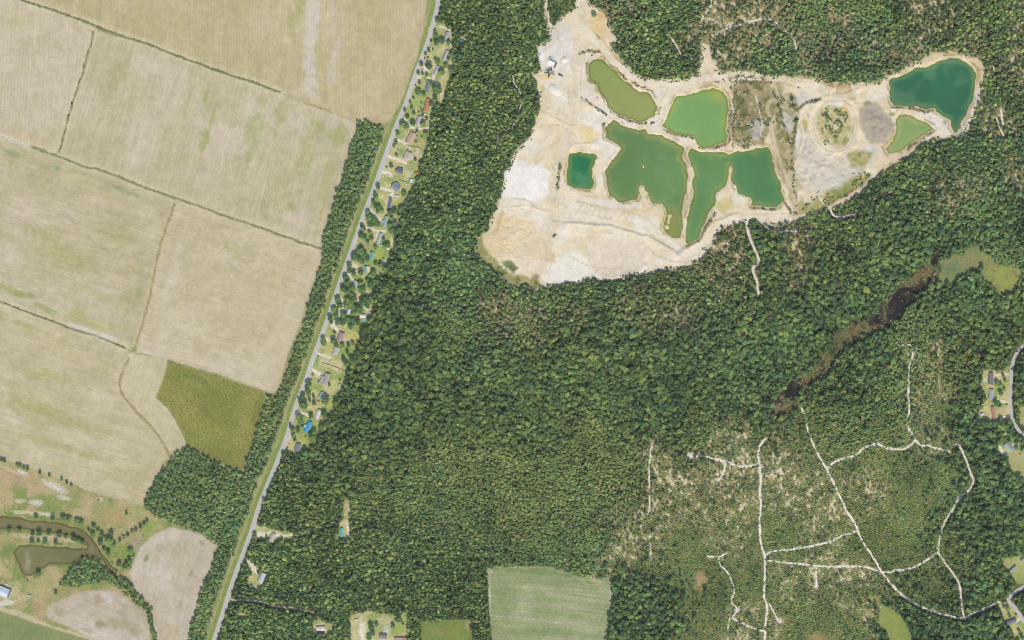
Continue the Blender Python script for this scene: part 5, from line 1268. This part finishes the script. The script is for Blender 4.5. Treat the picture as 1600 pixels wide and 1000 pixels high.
for a in [('white car on the concrete drive of the blue grey gabled house',610.5,301.5,75,(236,236,238)),
 ('white pickup on the drive below the square slate roof',606.6,274.6,-28,(240,240,240)),
 ('white car on the back lawn of the blue grey gabled house',636,288.6,-5,(236,234,228)),
 ('white car by the front step of the stepped grey roof',501,587.5,60,(240,238,230)),
 ('dark green car left of the stepped grey roof',497.6,595.8,70,(86,104,92)),
 ('red car in front of the roof half hidden by a round tree',497.6,626.6,-30,(196,74,60)),
 ('bright red car below the bright blue roof',477.6,681.3,70,(206,56,72)),
 ('white car parked against the left side of the bright blue roof',475.2,666.5,62,(236,240,244)),
 ('white car below the half teal half grey roof',595,383.6,-15,(240,238,230)),
 ('cream car in the yard above the teal and cream roof',569,412.5,10,(226,224,180)),
 ('dark blue car on the sandy turning place near the topmost homes',666,101.6,20,(90,104,136)),
 ('white car beside the pale lilac grey mobile home drive',664.6,97.8,70,(232,230,226)),
 ('white car left of the tan pink roof on the lawn',632.6,215.6,75,(236,232,226)),
 ('dark car on the front lawn above the mauve brown roof',523.7,519.4,60,(70,76,80)),
 ('black car on the front lawn beside the dark car above the mauve brown roof',521.3,517.6,60,(44,48,50)),
 ('silver car on the drive of the lowest slate roof',470.5,706,75,(190,192,196)),
 ('blue car beside the round tree drive at the roadside bend',633,192.5,35,(92,112,142)),
 ('white car by the narrow red brown roof at the right',1556.5,657.5,30,(236,236,238)),
 ('pale car at the end of the sandy drive left of the silver roof',402,893.5,-55,(206,204,198)),
 ('white car on the farmyard behind the big pale barn',9.4,912.6,-20,(240,240,240)),
 ('dark grey car beside the beige roof clearing',416,836,60,(96,98,100))]:
    car(*a)
for a in [('white camper trailer beside the striped grey roof drive',1571.5,711,-52,(242,242,244),'parked_trailer',7),
 ('long white trailer on the back lawn behind the fence',652,232,-12,(240,236,226),'parked_trailer',6),
 ('white box trailer below the rusty red roof',665,179,-20,(240,238,234),'parked_trailer',6),
 ('white trailer on the lawn right of the dark blue grey trailer home',621.5,306.5,-3,(236,234,228),'parked_trailer',5.5),
 ('pale blue trailer alone on the grass right of the barn',46.5,931,-25,(206,216,220),'parked_trailer',6),
 ('white trailer on the waste ground at the bottom lawn',557,968.5,-3,(238,232,214),'parked_trailer',5.5),
 ('cream trailer on the sand right of the long pale teal roof',619.5,349.5,60,(232,224,190),'parked_trailer',5.5)]:
    car(*a)

# round pools
POOLW = plain_mat('pool_water', A(110, 206, 216), .1, .5, .05, .3); POOLG = plain_mat('green_pool_water', A(126, 200, 160), .1, .5, .05, .3)
def pool(label, cx, cy, r, wm):
    root = empty('swimming_pool', wpos(cx, cy, .02)); tag(root, label, 'pool', 'round garden pools')
    n = 24; V = []; F = []
    for q, z in ((r, 0), (r, 1.2), (r - .22, 1.2), (r - .22, .2)):
        V += [(q * math.cos(i * 6.2832 / n), q * math.sin(i * 6.2832 / n), z) for i in range(n)]
    for k in range(3):
        F += [(k*n+i, k*n+(i+1) % n, (k+1)*n+(i+1) % n, (k+1)*n+i) for i in range(n)]
    mesh_obj('pool_wall', V, F, FRAME, root)
    mesh_obj('water', [((r-.21) * math.cos(i * 6.2832 / n), (r-.21) * math.sin(i * 6.2832 / n), 1.0) for i in range(n)], [tuple(range(n))], wm, root)
pool('round blue pool at the wood edge below the white roof', 571, 501.3, 3, POOLW)
pool('round green pool on the lawn right of the square slate roof', 641.5, 268.3, 2.4, POOLG)

# board fences
FENCE = plain_mat('grey_fence_wood', (.16, .12, .09), .9, .1, .2, 2)
def fence(label, pts, h=1.5):
    c0 = pts[0]
    root = empty('board_fence', wpos(c0[0], c0[1], .02)); tag(root, label, 'fence', 'garden fences')
    for a, b in zip(pts[:-1], pts[1:]):
        dx, dy = b[0] - a[0], -(b[1] - a[1]); Ln = math.hypot(dx, dy); an = math.atan2(dy, dx)
        n = max(1, round(Ln / 2.5))
        for i in range(n):
            x = a[0] - c0[0] + dx * i / n; y = -(a[1] - c0[1]) + dy * i / n
            o = part_box('post', root, FENCE, -.07, .07, -.07, .07, -.3, h + .1); o.location = (x, y, 0); o.rotation_euler = (0, 0, an)
            o = part_box('fence_panel', root, FENCE, .08, Ln / n - .08, -.03, .03, .08, h); o.location = (x, y, 0); o.rotation_euler = (0, 0, an)
fence('wooden fence between the tan pink roof and the mottled tan roof', [(635,226.5),(645,229.5),(658,234)])
fence('brown fence across the bare yard above the stepped grey roof', [(504,567),(516,570.5),(530,576),(540,580)])
fence('wooden fence between the square slate roof and the blue grey gabled house', [(624,281),(634,284),(646,288)])
fence('wooden fence along the road side lawn of the mottled tan roof', [(611,231),(610.5,241)])

# ---------------------------------------------------------------- the sand pit's plant
STEEL = plain_mat('dark_steel', (.07, .075, .085), .6, .4, .2, 1)
STEEL2 = plain_mat('dull_galvanised_steel', (.30, .30, .31), .5, .4, .15, 1)
BELT = plain_mat('conveyor_belt', (.05, .05, .05), .9, .2, .15, 1)
def boom(parent, name, x0, y0, z0, x1, y1, z1, w=.8, mat=STEEL):
    """a lattice conveyor boom from one point to another, with its legs"""
    a, b = Vector((x0, y0, z0)), Vector((x1, y1, z1))
    t = (b - a).normalized(); sd = Vector((-t.y, t.x, 0)).normalized() * w / 2; up = Vector((0, 0, .5))
    V, F = [], []
    def bar(p, q, r_=.08):
        d_ = (q - p).normalized(); s1 = d_.cross(Vector((0, 0, 1)));
        if s1.length < .01: s1 = Vector((1, 0, 0))
        s1 = s1.normalized() * r_; s2 = d_.cross(s1).normalized() * r_
        n0 = len(V)
        for c in (p, q): V.extend([c + s1 + s2, c - s1 + s2, c - s1 - s2, c + s1 - s2])
        F.extend([(n0, n0+1, n0+5, n0+4), (n0+1, n0+2, n0+6, n0+5), (n0+2, n0+3, n0+7, n0+6), (n0+3, n0, n0+4, n0+7), (n0, n0+3, n0+2, n0+1), (n0+4, n0+5, n0+6, n0+7)])
    for s in (sd, -sd):
        bar(a + s, b + s); bar(a + s - up, b + s - up)
        k = max(3, int((b - a).length / 1.5))
        for i in range(k):
            p = a.lerp(b, i / k) + s; q = a.lerp(b, (i + 1) / k) + s
            bar(p, q - up, .05)
    m = a.lerp(b, .62)
    for s in (sd, -sd): bar(Vector((m.x, m.y, -.3)) + s * 1.6, m + s, .1)
    f_ = mesh_obj(name, V, F, mat, parent)
    v2 = [a + sd * .8 + up * .1, a - sd * .8 + up * .1, b - sd * .8 + up * .1, b + sd * .8 + up * .1]
    v2 = v2 + [p - Vector((0, 0, .12)) for p in v2]
    mesh_obj('belt', v2, [(0,1,2,3),(7,6,5,4),(0,4,5,1),(1,5,6,2),(2,6,7,3),(3,7,4,0)], BELT, f_)
zb = float(HGT[int(112 - Y0), int(860 - X0)])
pl = empty('screening_plant', wpos(860, 114, zb)); tag(pl, 'dark steel screening plant with conveyors spread out like a star', 'machine')
tw = part_box('screen_tower', pl, STEEL, -1.4, 1.4, -2.2, 2.2, 3, 7.5)
for sx in (-1.2, 1.2):
    for s_y in (-2, 2): part_box('leg', pl, STEEL, sx - .15, sx + .15, s_y - .15, s_y + .15, -.5, 2.99)
hp = [(-1.8,-2.6,9),(1.8,-2.6,9),(1.8,2.6,9),(-1.8,2.6,9),(-.8,-1.2,7.52),(.8,-1.2,7.52),(.8,1.2,7.52),(-.8,1.2,7.52)]
mesh_obj('hopper', hp, [(0,1,5,4),(1,2,6,5),(2,3,7,6),(3,0,4,7),(4,5,6,7)], STEEL2, pl)
boom(pl, 'feed_conveyor', -3.6, -7.5, .8, 1.2, 1.5, 8, 1.4)
boom(pl, 'conveyor', -.6, 1.2, 2.4, -7, 5.2, 5)
boom(pl, 'conveyor', -.8, .2, 2.4, -10, 0.6, 5.5)
boom(pl, 'conveyor', -1, -.6, 2.4, -8.5, -2.2, 4.6, .8, STEEL2)
boom(pl, 'conveyor', 1, -.8, 2.4, 6.5, -3, 4.8)
boom(pl, 'conveyor', 1, 1, 2.0, 2.2, 7.6, 3.4, 1.1)
part_box('control_cabin', pl, STEEL2, 3.6, 6.2, .6, 2.6, -.3, 2.4)
stk = empty('stacking_conveyor', wpos(868, 102, zb)); tag(stk, 'bent stacking conveyor reaching over the white sand pile', 'conveyor')
boom(stk, 'lower_boom', -2.4, -4.5, .6, 1.8, 3, 3.2, 1.2)
boom(stk, 'upper_boom', 1.8, 3, 3.6, -9, 8.6, 7.5, 1.0)
def loader(label, cx, cy, ang, c):
    root = empty('wheel_loader', wpos(cx, cy, float(HGT[int(cy - Y0), int(cx - X0)])), R(ang)); tag(root, label, 'loader', 'machines in the sand pit')
    pm = plain_mat('machine_paint', A(*c), .5, .4, .1, 1)
    v, f = boxv(-3, .2, -1.1, 1.1, 1.0, 2.2); mesh_obj('rear_body', v, f, pm, root)
    v, f = boxv(.3, 2.0, -.8, .8, 1.0, 1.8); mesh_obj('front_frame', v, f, pm, root)
    v, f = boxv(-.9, .5, -.75, .75, 2.21, 3.4); mesh_obj('cab', v, f, WIN, root)
    mesh_obj('bucket', [(3,-1.4,.2),(4.1,-1.4,.2),(4.0,-1.4,1.2),(3,-1.4,1.4),(3,1.4,.2),(4.1,1.4,.2),(4.0,1.4,1.2),(3,1.4,1.4)], [(0,1,5,4),(0,4,7,3),(0,3,2,1),(4,5,6,7)], STEEL, root)
    for s in (-1, 1):
        mesh_obj('arm', *boxv(1.6, 3.2, s*.6-.12, s*.6+.12, .9, 1.3), pm, root)
        for x in (-2, 1.6):
            wv, wf = [], []
            for j in range(12):
                a = j * .5236
                for yy in (s * .85, s * 1.4): wv.append((x + .8 * math.cos(a), yy, .8 + .8 * math.sin(a)))
            for j in range(12): wf.append((2*j, 2*j+1, (2*j+3) % 24, (2*j+2) % 24))
            wf += [tuple(range(0, 24, 2)), tuple(range(23, 0, -2))]
            mesh_obj('wheel', wv, wf, TYRE, root)
loader('dark loader just right of the screening plant', 875.5, 117.5, -20, (120, 112, 96))
loader('small loader alone on the sand below the haul road', 866, 369, 50, (150, 132, 96))
loader('grey machine between the olive pond and the green pond', 1019, 192.5, 30, (130, 124, 112))
# heaps of sand
def heap(label, cx, cy, r, h, c, sx=1.0, ang=0):
    rg = random.Random(int(cx * 7 + cy))
    V, F = [(0, 0, h)], []
    n, lay = 22, 6
    for l in range(1, lay + 1):
        u = l / lay
        for j in range(n):
            a = j * 6.2832 / n
            q = r * u * (1 + rg.uniform(-.05, .05) * (l > 1))
            z = h * (1 - u) ** 1.15 if l < lay else -1.2
            V.append((q * sx * math.cos(a), q * math.sin(a), z + rg.uniform(-.08, .08)))
    F += [(0, 1 + j, 1 + (j + 1) % n) for j in range(n)]
    for l in range(lay - 1):
        F += [(1 + l*n + j, 1 + (l+1)*n + j, 1 + (l+1)*n + (j+1) % n, 1 + l*n + (j+1) % n) for j in range(n)]
    o = mesh_obj('sand_heap', V, F, plain_mat('heaped_sand', A(*c), .95, .05, .06, .3), None, True)
    o.location = wpos(cx, cy, float(HGT[int(cy - Y0), int(cx - X0)])); o.rotation_euler = (0, 0, R(ang))
    tag(o, label, 'sand heap', 'heaps in the sand pit')
heap('white sand heap under the end of the stacking conveyor', 860, 95, 8, 4.5, (240, 238, 234))
heap('white sand heap right of the stacking conveyor', 882, 93, 6.5, 3, (236, 230, 216))
heap('long white sand heap against the wood left of the stacking conveyor', 844, 87, 7, 3.2, (240, 238, 236), .6, 10)
heap('broad pale sand heap below the screening plant', 868, 141, 13, 2.6, (238, 230, 214), .6, 50)
heap('small orange heap on the ring road of the pit', 1318.5, 171.5, 4, 1.2, (228, 194, 124))
heap('low tan heap at the bend of the haul road by the upper wood edge', 1318, 138, 9, 2.2, (206, 184, 140), 1.3, 10)
heap('small sand heap on the spit of the large green pond', 1147, 291, 4.5, 1.6, (226, 216, 184), .8, 60)

# ---------------------------------------------------------------- single trees: yards, field edges, pond banks
LAND += [(107,181,'upright ditch between the upper left fields'),(35,730,'hedgerow above the rough pasture'),(60,815,'upper bank of the brown pond'),(62,838,'tongue of land in the brown pond'),(165,840,'right bank of the brown pond'),(205,872,'bare beige field edge by the brown pond'),(105,905,'grove below the brown pond'),(200,835,'slanting hedge right of the brown pond'),(61,894,'lower tip of the brown pond'),(198,802,'rough pasture by the tree belt')]
TREES = """683.5,33,4 680,50,3.4 681,56,4 674,65,2.5 682,66.5,5.5 691,65.5,5 701,67,4 670.5,79.5,3 676.5,77,2 665,85,2.5 664,91,2 669,90,2 680.5,93,3 658.5,101,4 671,104,5.5 685,98,4 654,114.5,3.5 660.5,115.5,2.5 667,118,3 690,114,5.5 701,93,3 706,86,4.5 697,104,4 704,110,4
655.5,130,3 649,133,1.5 654,145,5 662,148,3.5 646,154,2.5 641.5,160.5,2.5 675,131,3.3 683,141,8.3 680,154,4 674.5,163,4.2 683.5,165.5,5 658.5,161,2 657,168,1.8 643.5,170,3.5 647,177,3 633,173,2.8 637,183,3.5 654.5,175,2 660,175,2.5 660.5,181,2.5 645,193,4 661.5,194,5 629,195,5.5 635,198,4.5 667,186,2.5 673,196,2
621,208.5,3.2 619,223,3.8 616,229,3 650.5,222,2.6 665.5,210,4.5 652,205,2.5 659,213,2 619.5,243,3 622,234,1.5 611.5,260,3.5 604,261,2 649,249.5,2.5 591,292.5,4 637,233,1.3 648,236.8,1.3
586,303,3 587,309,4 583.5,316,3.5 586.5,322,3.5 592,325,4.5 597,330,4 590.5,330,4 575,333,4 577,341,5.5 584,344,5 588,350,5 579,350,5 592,353,3.5 566,354.5,3.5 570,358,2.5 565,368,5 571,372,3.5 578,364.5,3.5 580,372,4 575,379,3 631.5,303.5,4.5 642,305.5,4.5 636,317,4 627,327,5 617,330.5,4.5 609.5,332.5,4.5 612,341.5,4 609.5,352,5.2 617,350,5 623,360,6 612,360,5 599.5,374.5,3 602,383,4 607,382,3.6 587,387,3.5 564.5,387.5,4 632,345,4
564,393,6.5 569,398,5 554.5,402.5,6 562,406,5 573.5,404.5,4.2 566,410,4 600.5,384,3 599.5,403.5,1.8 595,413.5,4.5 587.5,412,3.5 546,415,4 547,423,4 553.5,427.5,4 564,426,4.6 584,427,5 578,430,3.5 540,433,5 543,441,5.5 536,451,5 542,456,5 551,451,5 563.5,444,4.6 566,453,6.5 574.5,438,4 580,446,6 590,440,6 550,460,4 528,469,5 544,469,6 554,467,5 570,466,6 577,471,5
531,478,5 547,474,7 552,480,5 541,479,4.5 561,484,6.5 553,490,4.5 521.5,485,5 525,491,5 537,492.5,5.2 516,497,4.5 517.5,503,3.5 528,504,5 536,504,5 544,500,5 552,502,5.5 548,509,5 560,504,5 567,473,6 574,478,5 579.5,501,5.2 580,468,5 521.5,533,4.8 526,538,4 505,530.5,4 506,537,4.5 545,540,3.5 551.5,537,3.5 535,540,4 543,551,3.5
537,562,4 541,569,4.5 497.5,556,1.5 495,564,1.2 488.5,585,2 487,593,1.2 482.5,600.5,5 480.5,609,4.5 482,615,4 473.5,619,4.5 469.5,627.5,4.6 475,633,7 490,619,2.5 484,625,3 491,630,3.4 508.5,625,7 533.5,617,4 527,630,6 531,593.5,2 515,602,2.5
466.5,651,5 470,658,5.5 472.5,665,3.6 486.5,650,4 475,650,1.5 506.5,647,4.6 509,652,4.5 454.5,666,3.5 457,672,4 459,681,3.5 466,672.5,4 461,687,3.4 485,679.5,4.5 491,676,5 489,685,6 476.5,700,3 472.5,704,2.6 451.5,694,1.2 449,699.5,1.5 443,709,4
57,808,4.5 83,809,4 99.5,811,5 108,812,4.5 112,807.5,1.8 121,814.5,4.5 128,817,4.5 147,823,4.5 154,829.5,4 139.5,829,3.2 146,835,4 160,836,4 15.5,828.5,4 31,829.5,4 51.5,834,3 62,833,4.5 77,833,4 94,836,4.5 104,839,3 116,841,4.5 123,846,4.2 129.5,847.5,3.6 51,846,4 60.5,846,3.2 71.5,846.5,4 88,848,4 157.5,848,4.5 163,858,3.8 170.5,846,7 178,851,4 174.5,833,4 170,863.5,4 187,882,4 61,896,4.5 198,802,2.5 154,781.5,2
205,862,5 207,870,4.5 198,881,3.5 195.5,888,4 204,877,4.5 203,886,4 230,814,3 226,818,3 220,823,3 213,828,3 207,831,3 200,836,2.5 194,840,2.5 188,844,2.5
95.5,914.5,4 103,906,4.5 112,898,5 87.5,926,3.5 3,718,2.6 8,720,3 27,726,2.6 32,728,3 38,731,2.8 44,732,3 63,738,2.4 78,743,2.6 97,749,2.6 105,754,2.6 112,758,2.4 113,163,2.2 107,181.5,2
1567,587,3 1570,595,3.5 1557,599,4.2 1563,602,4.5 1568,608,3.5 1563,614,4.2 1556,630,5 1561,633,3.5 1573,632,2 1588,700,3.4 1596,704,2.6 1594,709,1.5 1574,951,4 1577,962,2.5 1587,960,2 1592,986,3.2 1596,995,4 1590,1000,3.5 1568,948,2.5
588.5,976,3.4 614,978,3.4 623,966,6.5 580,978,5 582,988,4.5 577,996,4 630,975,2.2
547,806,2.6 414,889,2.2 404,895,2.2 418,846,3.6 437,849,4.5 452,850,4
1292,182,3.4 1240,166,2.6 1237,156,3.2 1244,190,3 1216,168,2.8 1211,152,2.4 925,87,1.6 928,24,4.2""".split()
rt = random.Random(3)
WORD = {1: 'nearest', 2: 'second', 3: 'third', 4: 'fourth', 5: 'fifth', 6: 'sixth', 7: 'seventh', 8: 'eighth', 9: 'ninth', 10: 'tenth', 11: 'eleventh', 12: 'twelfth'}
LAND += [(1292, 182, 'ring road waste ground of the pit'), (1228, 160, 'grey waste ground of the pit'), (925, 60, 'upper entrance of the pit')]
items = [tuple(map(float, t.split(','))) for t in TREES]
sides = {}
meta = []
for (x, y, r_) in [(a, b, c * .93) for a, b, c in items]:
    lx, ly, ref = min(LAND, key=lambda q: math.hypot(q[0] - x, q[1] - y))
    dx, dy = x - lx, y - ly
    an = math.degrees(math.atan2(-dy, dx)) % 360
    side = ['right of', 'upper right of', 'above', 'upper left of', 'left of', 'lower left of', 'below', 'lower right of'][int((an + 22.5) // 45) % 8]
    if math.hypot(dx, dy) < 1: side = 'on'
    sides.setdefault((ref, side), []).append((math.hypot(dx, dy), len(meta)))
    meta.append((x, y, r_, ref, side))
order = {}
for k, v in sides.items():
    for n, (_, i) in enumerate(sorted(v)): order[i] = (n + 1, len(v))
GREEN = [(84,108,62),(96,120,66),(74,100,62),(88,110,70),(108,128,70)]
tree_spots = []
for i, (x, y, r_, ref, side) in enumerate(meta):
    n, tot = order[i]
    kind = 'shrub' if r_ < 1.9 else ('pine' if rt.random() < .22 else 'broad')
    v = rt.randrange(4 if kind == 'shrub' else 5)
    nm = {'shrub': 'garden_shrub', 'pine': 'pine_tree', 'broad': 'broadleaf_tree'}[kind]
    what = {'shrub': 'shrub', 'pine': 'tree', 'broad': 'tree'}[kind]
    size = 'small' if r_ < 2.4 else 'big' if r_ >= 6 else 'round' if r_ >= 4 else 'middling'
    rank = '' if tot == 1 else 'nearest ' if n == 1 else WORD[n] + ' nearest '
    lab = f"{rank}{size} {what} {side} the {ref}"
    ri, ci = int(y - Y0), int(x - X0)
    root = empty(nm, wpos(x, y, float(HGT[ri, ci]) - .02), rt.uniform(0, 6.28))
    tag(root, lab, what, 'single shrubs' if what == 'shrub' else 'single trees')
    h_ = r_ * rt.uniform(1.0, 1.5) if kind == 'shrub' else min(18, r_ * rt.uniform(1.5, 1.9) + 2.6)
    c = bpy.data.objects.new('crown', CROWN[kind, v]); link(c, root); c.scale = (r_, r_, h_)
    t = bpy.data.objects.new('trunk', TRUNK[kind, v]); link(t, root); t.scale = (min(r_, 4.5), min(r_, 4.5), h_)
    g = np.array(lin(GREEN[rt.randrange(5)])) / EXPO * TREE_K * rt.uniform(.78, 1.05)
    c["tint"] = [float(q) for q in g]
    t["tint"] = [.1, .1, .1]

# ---------------------------------------------------------------- the air between the ground and the high camera
hv, hf = boxv(-9300, 9300, -9300, 9300, -30, 5060)
haze_m = bpy.data.materials.new('thin_haze'); haze_m.use_nodes = True
hn = haze_m.node_tree
hn.nodes.remove(hn.nodes["Principled BSDF"])
pv = hn.nodes.new("ShaderNodeVolumePrincipled")
pv.inputs["Color"].default_value = (.9, .95, 1.0, 1)
pv.inputs["Density"].default_value = 6e-6
pv.inputs["Anisotropy"].default_value = 0.0
hn.links.new(pv.outputs[0], hn.nodes["Material Output"].inputs["Volume"])
haze = mesh_obj('haze', hv, hf, haze_m)
tag(haze, 'thin bright summer haze over the whole landscape', 'haze', None, 'stuff')
